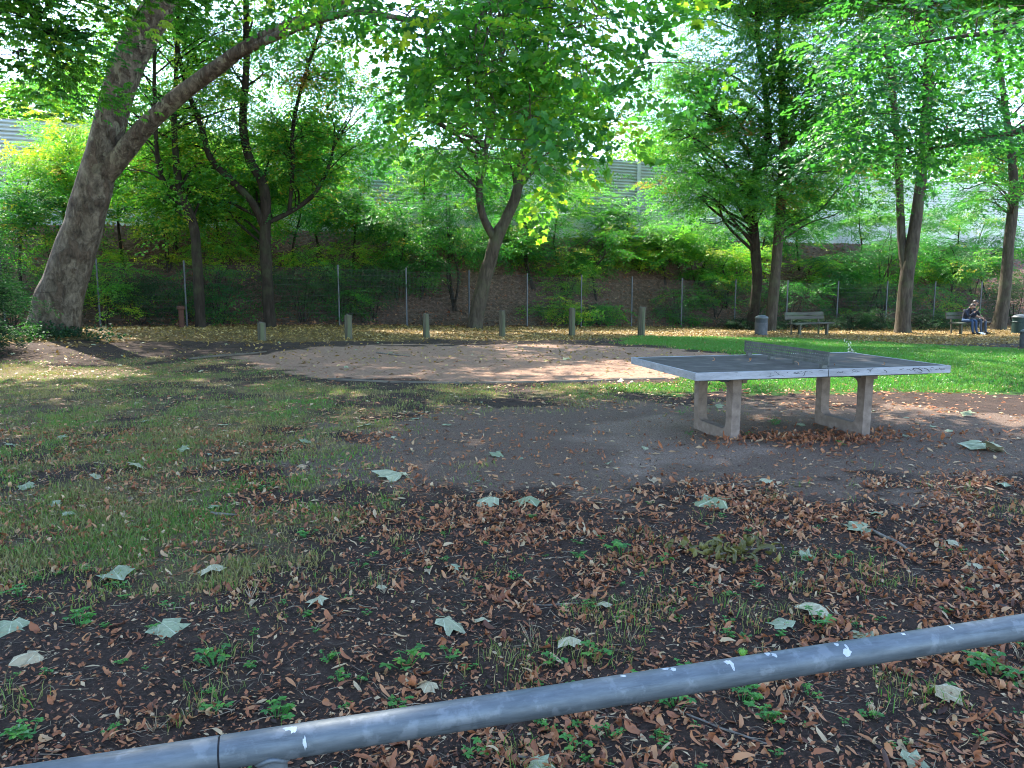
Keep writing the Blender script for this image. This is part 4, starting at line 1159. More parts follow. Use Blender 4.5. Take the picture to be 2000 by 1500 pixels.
def figure(name, label, bx, lean, headp, knees, feet, hands, elbows, cloth, long_hair, sleeve):
    J = {}
    P0 = np.array([bx, .02, .56])
    ch = P0 + np.array([lean[0] * .6, lean[1] * .6, .30]); nk = P0 + np.array([lean[0], lean[1], .50])
    hd = np.array(headp)
    J['pelvis'] = (tuple(P0), (.15, .12)); J['waist'] = (tuple((P0 + ch) / 2), (.135, .11)); J['chest'] = (tuple(ch), (.16, .12))
    J['neck'] = (tuple(nk), .058); J['chin'] = (tuple(nk + (hd - nk) * .55), .07); J['head'] = (tuple(hd), (.078, .09)); J['crown'] = (tuple(hd + np.array([0, .01, .07])), .062)
    B = [('pelvis', 'waist'), ('waist', 'chest'), ('chest', 'neck'), ('neck', 'chin'), ('chin', 'head'), ('head', 'crown')]
    for i, s in enumerate('lr'):
        sx = -1 if s == 'l' else 1
        J['hip' + s] = (tuple(P0 + [sx * .1, -.06, -.02]), .085)
        k = np.array(knees[i]); f = np.array(feet[i])
        J['knee' + s] = (tuple(k), .06); J['calf' + s] = (tuple(k + (f - k) * .4 + [0, .015, 0]), .052); J['ank' + s] = (tuple(f + [0, 0, .07]), .038); J['toe' + s] = (tuple(f + [sx * .02, -.15, .03]), .035)
        J['sh' + s] = (tuple(ch + [sx * .17, 0, .11]), .062); J['el' + s] = (tuple(elbows[i]), .045); J['wr' + s] = (tuple(hands[i]), .03)
        B += [('pelvis', 'hip' + s), ('hip' + s, 'knee' + s), ('knee' + s, 'calf' + s), ('calf' + s, 'ank' + s), ('ank' + s, 'toe' + s), ('chest', 'sh' + s), ('sh' + s, 'el' + s), ('el' + s, 'wr' + s)]
        d = np.array(hands[i]) - np.array(elbows[i])
        hand(J, B, 'hand' + s, 'wr' + s, d, (0, 0, 1) if abs(d[2]) < .2 else (0, 1, 0))
    def zones(a, b):
        if b[:4] in ('chin', 'head', 'crow') or a[:4] == 'hand' or b[:4] == 'hand': return 'skin'
        if b[:3] in ('toe',): return 'shoe'
        if b[:2] == 'wr': return cloth[0] if sleeve else 'skin'
        if b[:3] in ('hip', 'kne', 'cal', 'ank'): return cloth[1]
        return cloth[0]
    def extra(root, J):
        h = np.array(J['head'][0]); r = np.random.default_rng(5)
        m = MB()
        a = np.linspace(0, 2 * np.pi, 16, endpoint=False)
        rings = [(0.0, .115), (.35, .109), (.7, .09), (1.0, .066), (1.3, .03), (1.5, .002)]
        V = []
        for el, rr in rings:
            for q in a:
                back = math.sin(q)
                V.append(h + [rr * .86 * math.cos(q), .018 + rr * back, .045 + .095 * math.sin(el) - (.07 if long_hair and back > -.3 else .03 if back > .2 else -.02) * (el < .1)])
        Fh = [[i * 16 + j, i * 16 + (j + 1) % 16, (i + 1) * 16 + (j + 1) % 16, (i + 1) * 16 + j] for i in range(len(rings) - 1) for j in range(16)]
        m.add(V, Fh)
        if long_hair:
            m.tube([h + [0, .07, .02], h + [-.02, .12, -.1], h + [-.02, .12, -.22]], [.08, .075, .03], 10)
        m.build('hair', M['hair'], root, smooth=True)
        for s in (-1, 1):
            MB().tube([h + [s * .032, -.083, .012], h + [s * .032, -.092, .012]], [.011, .007], 8).build('eye', M['eye'], root)
            MB().tube([h + [s * .08, .0, -.01], h + [s * .093, .01, .0]], [.026, .018], 8).build('ear', M['skin'], root)
        MB().tube([h + [0, -.085, .01], h + [0, -.112, -.022], h + [0, -.088, -.03]], [.009, .015, .01], 8).build('nose', M['skin'], root, smooth=True)
        MB().box(h + np.array([0, -.083, -.052]), (.042, .012, .009)).build('mouth', M['rust'], root)
    return person('person', label, b2, RZ, J, B, zones, extra)
figure('person', 'person in a dark jacket and blue jeans hunched forward, hand at the mouth', -.38, (.14, -.16), (-.2, -.26, 1.1),
       [(-.42, -.42, .55), (-.26, -.46, .56)], [(-.36, -.42, 0), (-.22, -.5, 0)], [(-.3, -.38, .88), (-.14, -.38, .95)], [(-.46, -.26, .70), (-.12, -.32, .72)], ('navy', 'jeans'), True, True)
figure('person', 'person in a black short-sleeved shirt and grey jeans looking up', .2, (.0, -.03), (.19, -.1, 1.24),
       [(.1, -.42, .56), (.48, -.36, .56)], [(.06, -.5, 0), (.32, -.52, 0)], [(.22, -.38, .64), (.32, -.36, .62)], [(-.0, -.2, .76), (.47, -.12, .74)], ('tee', 'jeans_grey'), False, False)
cR, sR = math.cos(RZ), math.sin(RZ)
def blocal(x, y, z): return np.array([b2[0] + cR * x - sR * y, b2[1] + sR * x + cR * y, b2[2] + z])
root = empty('water_bottle', blocal(.62, -.05, .478), 'white plastic bottle standing on the bench next to the person in black', 'bottle')
MB().lathe([(.002, 0), (.036, .004), (.036, .14), (.03, .17), (.015, .19), (.015, .2)], 14).build('body', M['white'], root, smooth=True)
MB().lathe([(.019, .198), (.019, .225), (.002, .227)], 12).build('cap', M['white'], root)
g = blocal(-.05, -.62, 0); g[2] = gz(g[0], g[1])
root = empty('food_carton', g, 'opened pale food carton on the leaves by the seated people\'s feet', 'carton')
MB().box((0, 0, .02), (.2, .13, .04)).build('tray', M['white'], root)
MB().box((0, .075, .05), (.2, .008, .08), Matrix.Rotation(-.3, 3, 'X')).build('lid', M['white'], root)

# ------------------------------------------------------------------ tube railing in front
def cam_pt(px, py, depth):
    u, v = (px - 1000) / F_PX, -(py - 750) / F_PX
    return np.array([u * depth, depth * (math.cos(PITCH) + v * math.sin(PITCH)), CAM_H + depth * (-math.sin(PITCH) + v * math.cos(PITCH))])
A = cam_pt(430, 1470, 1.17); Bp = cam_pt(2000, 1224, 1.56)
zr = (A[2] + Bp[2]) / 2
dr = Bp - A; LR = np.linalg.norm(dr[:2]); ang = math.atan2(dr[1], dr[0])
slope = math.atan2(dr[2], LR)
RR = .025
rail = empty('tube_railing', (A[0], A[1], float(gz(A[0], A[1]))), 'galvanised steel tube railing with bird droppings on its top bar', 'railing', rz=ang)
zl = A[2] - float(gz(A[0], A[1]))
def railp(s, off=0): return np.array([s, 0, zl + math.tan(slope) * s])
xs = np.linspace(-.0015, -2.2, 12)
MB().tube([railp(s) for s in xs[::-1]], RR, 40).build('top_bar', M['rail'], rail, smooth=False)
xs = np.linspace(.0015, 3.6, 18)
long_bar = MB().tube([railp(s) for s in xs], RR, 40).build('top_bar', M['rail'], rail, smooth=False)
MB().tube([railp(-.0014), railp(.0014)], RR - .0016, 40).build('joint', M['gap'], rail, smooth=False)
for px_ in (.075, 2.6):
    MB().tube([railp(px_) - [0, 0, RR * .5], (px_, 0, -.15)], RR * .9, 32).build('post', M['rail'], rail, smooth=False)
    a = np.linspace(0, 2 * np.pi, 41)
    ring = [railp(px_) + np.array([math.cos(q) * RR * .95, math.sin(q) * RR * .95, -RR * .25 - .1 * RR - RR * .45 * abs(math.cos(q)) * .0 - (RR - math.sqrt(max(RR ** 2 - (RR * .92 * math.sin(q)) ** 2, 0))) * -1 * 0 - (math.sqrt(max(RR ** 2 - (RR * .9 * math.sin(q)) ** 2, 0)) - RR * .35)]) for q in a]
    MB().tube(ring, .004, 8, False).build('weld_bead', M['rail'], rail, smooth=True)
for o in rail.children:
    if o.name.startswith(('top_bar', 'post')):
        for p in o.data.polygons: p.use_smooth = len(p.vertices) == 4
r = np.random.default_rng(90)
def dropping(s, a0, ls, la, name='dropping'):
    n = 12
    V = [None]
    def pt(s_, a_, e): return railp(s_) + (RR + e) * np.array([0, -math.sin(a_), math.cos(a_)])
    V = [pt(s, a0, .0014)]
    for q in range(n):
        t = 2 * math.pi * q / n; k_ = r.uniform(.55, 1.15)
        V.append(pt(s + ls * k_ * math.cos(t), a0 + la * k_ * math.sin(t), .0003))
    MB().add(V, [[0, 1 + (q + 1) % n, 1 + q] for q in range(n)]).build(name, M['dropping'], long_bar, smooth=True)
for s, a0, ls, la in [(.1, .15, .008, .22), (.108, .3, .006, .3), (.125, 1.25, .003, .5), (.74, -.1, .008, .2), (.755, .1, .006, .3), (.86, .25, .009, .25), (.865, .45, .004, .5), (.945, -.05, .006, .3), (.955, .25, .006, .25), (1.09, .1, .006, .2), (1.10, .9, .009, .3), (1.105, .6, .003, .5), (.66, .0, .006, .15), (1.24, .1, .005, .2), (1.35, .1, .003, .4)]:
    dropping(s, a0, ls, la)
#%%LITTER
# ------------------------------------------------------------------ ground litter
def leaf_strip(r, curl, cup, asp, segs=7, twist=0.0):
    th, p = r.uniform(-.2, .3), np.array([0., 0., 0.])
    V = []
    bend = r.uniform(-1.2, 1.2); yaw = 0.0
    for i in range(segs + 1):
        t = i / segs
        w = asp * (math.sin(math.pi * min(1, t * .88 + .06)) ** r.uniform(.6, 1.0)) * .5 * r.uniform(.8, 1.15)
        tw = twist * t
        T = np.array([math.cos(th) * math.cos(yaw), math.cos(th) * math.sin(yaw), math.sin(th)])
        S = np.array([-math.sin(yaw), math.cos(yaw), 0]); N = np.cross(T, S)
        S2 = S * math.cos(tw) + N * math.sin(tw); N2 = N * math.cos(tw) - S * math.sin(tw)
        for q in (-1, 0, 1):
            a_ = q * min(1.5, abs(cup))
            V.append(p + S2 * w * (math.sin(a_) / max(min(1.5, abs(cup)), .05)) + N2 * w * (1 - math.cos(a_)) * np.sign(cup) * 1.1)
        p = p + T / segs
        th += curl / segs * r.uniform(.5, 1.5); yaw += bend / segs
    V = np.array(V); V[:, 2] = (V[:, 2] - V[:, 2].min()) * .62
    Fq = []
    for i in range(segs):
        for j in range(2):
            Fq.append([i * 3 + j, i * 3 + j + 1, (i + 1) * 3 + j + 1, (i + 1) * 3 + j])
    return V, np.array(Fq)
r = np.random.default_rng(21)
CUR = [leaf_strip(r, r.choice([-1, 1, 1]) * r.uniform(.1, 3.4), r.choice([-1, 1]) * r.uniform(.2, 1.5), r.uniform(.2, .5), twist=r.normal(0, .9)) for _ in range(36)]
# candidate positions, thinned by zone
def scatter(n, y0, y1, dens, seed, margin=.5, power=1.0):
    r = np.random.default_rng(seed)
    u = r.uniform(0, 1, n)
    y = np.sqrt(y0 ** 2 + u * (y1 ** 2 - y0 ** 2)) if power == 1 else y0 + (y1 - y0) * u ** power
    x = r.uniform(-1, 1, n) * (.70 * y + margin)
    keep = r.uniform(0, 1, n) < dens(x, y)
    return x[keep], y[keep], r
def d_brown(x, y):
    m = mk(x, y)
    cl = sst((fbm(x * 1.6, y * 1.6, 61) - .34) / .3) * .8 + .2
    cl2 = sst((fbm(x * 5, y * 5, 63) - .3) / .35)
    rt = .45 + .55 * sst((x + 1.5 + .2 * y) / 3)
    return cl * cl2 * (1 - .93 * np.maximum(m['gravel'], m['tan'])) * (1 - .45 * m['mid']) * (1 - .8 * m['lawn']) * (1 - m['sand']) * rt
x, y, r = scatter(90000, 1.7, 8.2, d_brown, 62)
order = np.argsort(y); x, y = x[order], y[order]
print('brown leaves', len(x))
cur_m = []
for V, Fq in CUR:
    cur_m.append(MB().add(V, Fq, .55).mesh('fallen_leaf', None))
tones = [leafmat('fallen_leaf_tone', [(0, c_), (1, c_)], tcol=(1.3, 1.1, .8), tmix=.12, rough=.6) for c_ in ((.14, .048, .022), (.27, .098, .04), (.36, .18, .088), (.06, .028, .018))]
cur_t = []
for V, Fq in CUR:
    row_ = []
    for tm in tones:
        row_.append(MB().add(V, Fq, .5).mesh('fallen_leaf', tm, smooth=True))
    cur_t.append(row_)
NI = 230
TL = ['curled dark rust fallen leaf on the soil near the railing', 'curled rust-brown fallen leaf on the soil near the railing', 'curled light tan-brown fallen leaf on the soil near the railing', 'curled blackish brown fallen leaf on the soil near the railing']
inb = np.abs(x) < .67 * y + .1
front = np.where(inb & (y > 2.15))[0][:NI]
rest = np.setdiff1d(np.arange(len(x)), front)
for i in front:
    ti = r.choice(4, p=[.28, .42, .18, .12]); s = r.uniform(.035, .088)
    o = inst('fallen_leaf', cur_t[r.integers(len(CUR))][ti], None, on(x[i], y[i], .002), (r.normal(0, .25), r.normal(0, .25), r.uniform(0, 6.28)), s)
    tag(o, TL[ti], 'leaf', 'brown leaves by the railing')
lm = MB()
def put(mb, tpl, x, y, s, tint, r, tilt=.25, dz=.002):
    which = r.integers(0, len(tpl), len(x))
    z = gz(x, y) + dz
    for ti, (V, Fq) in enumerate(tpl):
        m = np.where(which == ti)[0]
        if not len(m): continue
        yaw = r.uniform(0, 6.28, len(m)); a = r.normal(0, tilt, len(m)); b = r.normal(0, tilt, len(m))
        W = V[None] * s[m][:, None, None]
        W = np.stack([W[..., 0], W[..., 1] * np.cos(a)[:, None] - W[..., 2] * np.sin(a)[:, None], W[..., 1] * np.sin(a)[:, None] + W[..., 2] * np.cos(a)[:, None]], -1)
        W = np.stack([W[..., 0] * np.cos(b)[:, None] + W[..., 2] * np.sin(b)[:, None], W[..., 1], -W[..., 0] * np.sin(b)[:, None] + W[..., 2] * np.cos(b)[:, None]], -1)
        W = np.stack([W[..., 0] * np.cos(yaw)[:, None] - W[..., 1] * np.sin(yaw)[:, None], W[..., 0] * np.sin(yaw)[:, None] + W[..., 1] * np.cos(yaw)[:, None], W[..., 2]], -1)
        low = np.minimum(W[..., 2].min(1), 0)
        W[..., 2] -= low[:, None] * .8
        W += np.c_[x[m], y[m], z[m]][:, None, :]
        mb.add(W.reshape(-1, 3), (Fq[None] + (np.arange(len(m)) * len(V))[:, None, None]).reshape(-1, Fq.shape[1]), np.repeat(tint[m], len(V)))
put(lm, CUR, x[rest], y[rest], (.02 + .068 * r.uniform(0, 1, len(rest)) ** 1.3), np.clip(r.normal(.58, .26, len(rest)), 0, 1), r, .2)
tag(lm.build('leaf_litter', M['litter'], smooth=True), 'carpet of curled brown leaves over the dark soil', 'leaf litter', kind='stuff')

KT = []
for _ in range(5):
    a, b = kite_leaf(np.zeros(3), np.array([1., 0, 0]), np.array([0, 0, 1.]), 1, r.uniform(.4, .7), r.uniform(.0, .25)); KT.append((np.array(a) * [1, 1, .45], np.array(b)))
x, y, r = scatter(120000, 1.7, 9.0, lambda x, y: (.35 + .65 * fbm(x * 3, y * 3, 71)) * (1 - .6 * mk(x, y)['gravel']), 72, power=1.4)
dm = MB(); put(dm, KT, x, y, (.004 + .03 * r.uniform(0, 1, len(x)) ** 2.2), np.clip(r.normal(.5, .33, len(x)), 0, 1), r, .35)
tag(dm.build('leaf_crumbs', M['litter'], smooth=False), 'crumbled leaf and bark bits on the soil', 'debris', kind='stuff')
def d_edge(x, y):
    m = mk(x, y); g_, l_ = m['gravel'], m['lawn']
    e = np.maximum(4 * g_ * (1 - g_), 3 * l_ * (1 - l_))
    return np.clip((.16 + .5 * m['mid'] + .9 * e) * (.3 + .9 * sst((fbm(x * 1.8, y * 1.8, 99) - .35) / .25)) * (1 - .5 * m['sand']), 0, 1)
x, y, r = scatter(34000, 5, 16, d_edge, 73)
dm = MB(); put(dm, KT, x, y, r.uniform(.03, .085, len(x)), np.clip(r.normal(.72, .24, len(x)), 0, 1), r, .15)
tag(dm.build('leaf_litter', M['litter'], smooth=False), 'scattered brown leaves on the grass and gravel round the table', 'leaf litter', kind='stuff')
x, y, r = scatter(90000, 15, 38, lambda x, y: .1 * (1 - mk(x, y)['lawn'] * .6) * (y < yf(x) + .2) + .8 * mk(x, y)['litter'], 74, 2)
dm = MB(); put(dm, KT, x, y, r.uniform(.05, .11, len(x)), np.clip(r.normal(.6, .25, len(x)), 0, 1), r, .4)
print('yellow', len(x))
tag(dm.build('leaf_litter', M['litter_y'], smooth=False), 'band of yellow-brown leaves under the tree row', 'leaf litter', kind='stuff')
x, y, r = scatter(60000, 22, 46, lambda x, y: .8 * ((y > yf(x)) & (y < yw(x))), 75, 2)
dm = MB(); put(dm, KT, x, y, r.uniform(.07, .16, len(x)), np.clip(r.normal(.42, .27, len(x)), 0, 1), r, .5)
tag(dm.build('leaf_litter', M['litter'], smooth=False), 'brown leaves covering the bank behind the fence', 'leaf litter', kind='stuff')

x, y, r = scatter(26000, 13, 25, lambda x, y: .22 * mk(x, y)['sand'] * sst((fbm(x * 2, y * 4, 97) - .35) / .25) + .05 * mk(x, y)['lawn'], 78, 2)
dm = MB(); put(dm, KT, x, y, r.uniform(.03, .12, len(x)), np.clip(r.normal(.5, .3, len(x)), 0, 1), r, .2)
tag(dm.build('leaf_litter', M['litter_y'], smooth=False), 'leaf scraps and twigs strewn over the sand and lawn', 'leaf litter', kind='stuff')
# slivers of twig and straw
x, y, r = scatter(8200, 1.7, 7.0, lambda x, y: .8 - .3 * mk(x, y)['gravel'], 76, power=1.3)
tm = MB(); z = gz(x, y)
for i in range(len(x)):
    a = r.uniform(0, 6.28); l = r.uniform(.02, .09); d = np.array([math.cos(a), math.sin(a), r.normal(0, .12)]) * l
    p = np.array([x[i], y[i], z[i] + .006]); w = r.uniform(.0006, .0016)
    q = p + d * .5 + r.normal(0, .004, 3)
    s = np.cross(d, [0, 0, 1]); s = s / np.linalg.norm(s) * w; u_ = np.array([0, 0, w * 1.6])
    tm.add([p - s, p + s, p + u_, q - s, q + s, q + u_, p + d - s * .5, p + d + s * .5, p + d + u_ * .5], [[0, 1, 4, 3], [1, 2, 5, 4], [2, 0, 3, 5], [3, 4, 7, 6], [4, 5, 8, 7], [5, 3, 6, 8]], r.uniform(0, .8))
tag(tm.build('twig_litter', M['straw']), 'fine dry twigs and straw lying on the soil', 'debris', kind='stuff')

# grass
def blades(n, y0, y1, dens, seed, h, w, tint, name, label, power=1.0, margin=.5):
    x, y, r = scatter(n, y0, y1, dens, seed, margin, power)
    m = len(x); z = gz(x, y) - .004
    a = r.uniform(0, 6.28, m); hh = r.uniform(*h, m); ww = r.uniform(*w, m)
    ln = r.normal(0, .45, (m, 2)) * hh[:, None]
    b = np.c_[x, y, z]
    s = np.c_[np.cos(a), np.sin(a), np.zeros(m)] * ww[:, None] / 2
    midp = b + np.c_[ln * .3, hh * .6]
    V = np.stack([b - s, b + s, midp + s * .7, b + np.c_[ln, hh], midp - s * .7], 1)
    Fq = np.array([[0, 1, 2], [0, 2, 4], [4, 2, 3]])
    mb = MB().add(V.reshape(-1, 3), (Fq[None] + (np.arange(m) * 5)[:, None, None]).reshape(-1, 3), np.repeat(np.clip(tint(x, y, r), 0, 1), 5))
    print(name, m)
    return tag(mb.build(name, M['grass']), label, 'grass', kind='stuff')
blades(620000, 11, 32, lambda x, y: mk(x, y)['lawn'] * (x > -6), 81, (.022, .055), (.012, .024), lambda x, y, r: .52 + .4 * fbm(x * .9, y * .9, 88) + r.normal(0, .15, len(x)) - .3 * (1 - sst((x + .13 * (y - 14)) / 3.5)) * (y < 16), 'lawn_grass', 'bright green mown lawn behind the table')
def dm_(x, y):
    cl = sst((fbm(x * 2.2, y * 2.2, 83) - .40) / .2)
    return mk(x, y)['mid'] * (.18 + .82 * cl)
blades(520000, 3.5, 17, dm_, 82, (.015, .05), (.004, .010), lambda x, y, r: -.1 + .85 * fbm(x * 1.5, y * 1.5, 85) + r.normal(0, .14, len(x)), 'thin_grass', 'thin patchy grass left of the gravel', power=1.2)
def dn(x, y):
    return sst((fbm(x * 2.6, y * 2.6, 87) - .62) / .1) * .6 * (1 - mk(x, y)['gravel'])
blades(60000, 1.8, 7, dn, 84, (.03, .085), (.0025, .005), lambda x, y, r: .35 + r.normal(0, .25, len(x)), 'grass_tufts', 'sparse grass tufts between the fallen leaves', power=1.3)

# pale fallen plane leaves
def where_is(g):
    m = {k_: float(v_) for k_, v_ in mk(np.array([g[0]]), np.array([g[1]])).items()}
    for k_, w_ in (('sand', 'on the sand patch'), ('tan', 'on the pale dusty gravel by the table'), ('lawn', 'on the green lawn'), ('gravel', 'on the dark gravel'), ('litter', 'in the yellow litter under the trees'), ('mid', 'in the thin olive grass')):
        if m[k_] > .5: return w_
    return 'among curled brown leaves'
def plane_leaf_mesh(r, mat, t):
    LB = LOBE * r.uniform(.85, 1.1, (1, 2)) + r.normal(0, .035, LOBE.shape); LB[0] = 0
    half = r.uniform() < .45; fa = r.uniform(.5, 1.3)
    n = len(LOBE); V = [np.array([.18, 0, 0])]
    k1, k2, f = r.uniform(.1, .8), r.uniform(-.3, 1.0), r.uniform(-.6, .6)
    for ring in (.5, 1.0):
        for x_, y_ in LB:
            qx, qy = .18 + (x_ - .18) * ring, y_ * ring
            V.append(np.array([qx, qy, 0]))
    V = np.array(V)
    V[:, 2] = k1 * .35 - k1 * (V[:, 0] - .35) ** 2 - k2 * V[:, 1] ** 2 + f * np.abs(V[:, 1]) * .5 + .07 * np.sin(9 * V[:, 1] + 5 * V[:, 0]) + r.normal(0, .02, len(V))
    if half:
        up_ = V[:, 1] > 0; yy_ = V[up_, 1].copy(); V[up_, 1] = yy_ * math.cos(fa); V[up_, 2] += yy_ * math.sin(fa)
    V[:, 2] = (V[:, 2] - np.percentile(V[:, 2], 20)) * .8
    mb = MB()
    T = [[0, 1 + i, 1 + (i + 1) % n] for i in range(n)]
    for i in range(n):
        j = (i + 1) % n
        T += [[1 + i, 1 + n + i, 1 + n + j], [1 + i, 1 + n + j, 1 + j]]
    mb.add(V, T, t)
    mb.tube([(.02, 0, V[0, 2]), (-.2, .02, .02), (-.42, .06, .01)], [.012, .009, .006], 4, False, tint=t)
    return mb.mesh('plane_leaf', mat, smooth=True)
r = np.random.default_rng(33)
PG = [plane_leaf_mesh(r, M['plane_pale'], t) for t in (.2, .4, .5, .55, .45, .3, .1, .7, .35, .6)]
PT = [plane_leaf_mesh(r, M['plane_pale'], t) for t in (.88, .95, 1.0, .8)]
BIGL = [(220, 1112, 72, 0, 'wide grey-green fallen plane leaf among thin grass and brown leaves'), (25, 1212, 66, 0, 'large grey-green fallen plane leaf lying over a tan one'), (315, 1217, 72, 0, 'grey-green fallen plane leaf on black soil with a long stalk'),
        (866, 1208, 66, 0, 'pale green star-shaped fallen plane leaf on bare dark soil'), (1538, 1222, 58, 0, 'pale green fallen plane leaf beside a clump of weeds near the railing'), (965, 975, 52, 0, 'crumpled pale plane leaf, first of a touching pair'), (1025, 972, 58, 0, 'crumpled pale plane leaf, second of a touching pair'),
        (785, 926, 66, 0, 'pale plane leaf at the edge of the gravel'), (1405, 974, 80, 0, 'grey-green plane leaf with a long pale stalk before the table'), (960, 888, 38, 0, 'crumpled pale leaf with an orange one on the open gravel'), (722, 829, 34, 0, 'pale plane leaf where grass meets the gravel'),
        (590, 863, 30, 0, None), (180, 932, 30, 0, None), (290, 821, 26, 0, None), (268, 912, 44, 0, None), (1487, 940, 34, 0, None), (1925, 872, 60, 0, None), (1955, 878, 50, 0, None), (1565, 1086, 38, 0, 'folded whitish plane leaf beside the wilted branch'),
        (1680, 1035, 60, 0, 'bluish-green crumpled plane leaf at the end of a stick'), (1036, 1488, 56, 0, 'pale plane leaf half hidden under the railing'), (618, 1170, 48, 0, 'small pale plane leaf beside a scrap of blue plastic'), (1700, 1243, 52, 0, 'pale leaf just touching the railing line'), (1770, 1485, 60, 0, 'torn greenish leaf beside a brown one below the railing'),
        (140, 1002, 26, 0, None), (410, 990, 26, 0, None), (350, 880, 26, 0, None), (880, 830, 20, 0, None), (1190, 905, 18, 0, None), (1880, 810, 24, 0, None), (1560, 830, 24, 0, None), (50, 945, 34, 0, None), (1100, 700, 20, 0, None), (1210, 742, 22, 0, None), (440, 900, 26, 0, None), (1960, 945, 26, 0, None), (1715, 1005, 26, 0, None), (430, 830, 22, 0, None), (880, 1105, 30, 0, None), (740, 1152, 24, 0, None),
        (75, 1278, 58, 1, 'tan dry fallen leaf with a squared outline on the brown litter'), (415, 1116, 52, 1, 'tan crinkled fallen leaf past the wide grey-green one'), (1120, 1248, 52, 1, 'tan fallen leaf under a pale yellow-green scrap'), (1612, 1192, 62, 1, 'pinkish tan fallen leaf beside the weeds near the railing'),
        (1826, 1349, 62, 1, 'cream fallen leaf lying beyond the railing shade'), (1175, 1185, 40, 1, 'orange-brown fallen maple leaf beside the tan scrap'), (1415, 1118, 30, 1, None), (840, 1112, 28, 1, None), (945, 1215, 34, 1, None), (840, 1335, 40, 1, None), (1905, 1110, 36, 1, None), (240, 1010, 26, 1, None), (1850, 1060, 26, 1, None), (500, 1175, 22, 1, None)]
for i, (px, py, w, k_, lab) in enumerate(BIGL):
    g = ground(px, py + w * .12)
    s = w * np.linalg.norm(g - [0, 0, CAM_H]) / F_PX / 1.08
    me = (PT if k_ else PG)[r.integers(4 if k_ else 10)]
    o = inst('plane_leaf', me, None, g + [0, 0, .012], (r.normal(0, .15), r.normal(0, .15), r.uniform(0, 6.28)), s)
    tag(o, lab or ('small tan fallen leaf ' if k_ else 'pale fallen plane leaf lying ') + where_is(g), 'leaf', 'pale fallen plane leaves' if lab or not k_ else 'tan fallen leaves')
x, y, r = scatter(210, 5, 20, lambda x, y: .55 + 0 * x, 91)
for i in range(len(x)):
    o = inst('plane_leaf', (PG + PT)[r.integers(14)], None, on(x[i], y[i], .006), (r.normal(0, .2), r.normal(0, .2), r.uniform(0, 6.28)), r.uniform(.045, .11))
    tag(o, 'pale fallen plane leaf lying ' + where_is((x[i], y[i])), 'leaf', 'pale fallen plane leaves')
# leaves on the table
for i, (lx, ly, s) in enumerate([(-.12, -.38, .085), (-.3, .1, .07), (-.42, .0, .09), (-.7, .2, .07), (.25, -.5, .06), (.75, -.55, .07)]):
    p = np.array([tc[0] + math.cos(TA) * lx - math.sin(TA) * ly, tc[1] + math.sin(TA) * lx + math.cos(TA) * ly, HT + .004])
    o = inst('fallen_leaf', cur_t[i][2 if i < 4 else 2], None, p, (0, 0, r.uniform(0, 6.28)), s)
    tag(o, 'curled orange-brown leaf lying on the table tennis table', 'leaf', 'leaves on the table')

# weeds
def weed_mesh(r, n, rad):
    m = MB()
    for i in range(n):
        a = r.uniform(0, 6.28); rr = rad * math.sqrt(r.uniform(0, 1)); h = r.uniform(.25, .7) * rad
        b = np.array([rr * .35 * math.cos(a), rr * .35 * math.sin(a), 0]); t = np.array([rr * math.cos(a), rr * math.sin(a), h])
        m.tube([b, (b + t) / 2 + [0, 0, h * .15], t], [.0016, .0013, .001], 3, False, tint=.3)
        y0 = r.uniform(0, 6.28); k_ = r.integers(3, 6); tn = r.uniform(.1, .8)
        for q in range(k_):
            aa = y0 + q * 6.28 / k_
            d = np.array([math.cos(aa), math.sin(aa), r.uniform(-.2, .2)]); d /= np.linalg.norm(d)
            nn = np.array([0, 0, 1.]) + r.normal(0, .2, 3); nn -= d * (nn @ d); nn /= np.linalg.norm(nn)
            l = rad * r.uniform(.22, .4)
            s = np.cross(nn, d)
            V = [t, t + d * l * .35 + s * l * .3 + nn * l * .06, t + d * l * .75 + s * l * .27 + nn * l * .05, t + d * l - nn * l * .08, t + d * l * .75 - s * l * .27 + nn * l * .05, t + d * l * .35 - s * l * .3 + nn * l * .06]
            m.add(V, [[0, 1, 2], [0, 2, 3], [0, 3, 4], [0, 4, 5]], np.clip(tn + r.normal(0, .08), 0, 1))
    return m.mesh('weed', M['weed'], smooth=False)
r = np.random.default_rng(44)
WM = [weed_mesh(r, n, .06) for n in (5, 8, 11, 14, 4, 6)]
WP = [(1212, 1082, 2.0), (1300, 1095, 1.3), (150, 1222, 1.5), (40, 1165, 1.5), (790, 1300, 1.7), (1160, 1285, 1.5), (1600, 1225, 1.8), (1320, 1380, 1.5), (1450, 1370, 1.3), (420, 1300, 1.5), (420, 1395, 1.3), (540, 1405, 1.2), (1120, 1465, 1.4), (1940, 1320, 1.9), (1990, 1335, 1.6), (930, 1470, 1.2), (340, 1185, 1.2), (600, 1050, 1.3), (1510, 830, 1.8), (780, 1385, 1.2), (1080, 1300, 1.3), (1070, 1430, .9), (1500, 1410, 1.0), (700, 1110, 1.0), (1000, 1130, 1.0), (1330, 1310, .9), (230, 1150, 1.0), (520, 960, 1.2), (1190, 1440, 1.2), (1700, 1400, .9), (1580, 1360, 1.0), (880, 1290, 1.1), (640, 1290, 1.0), (60, 1440, 1.3), (1370, 1150, .9), (1130, 1090, .9), (1420, 1220, .9), (1480, 1150, .8), (660, 1330, 1.0), (1240, 1340, 1.1), (1350, 850, 1.4), (1640, 870, 1.2), (1330, 810, 1.4), (1460, 850, 1.2)]
xs_, ys_, r2 = scatter(340, 2.2, 5.5, lambda x, y: .6 * (1 - mk(x, y)['gravel']), 95, power=1.2)
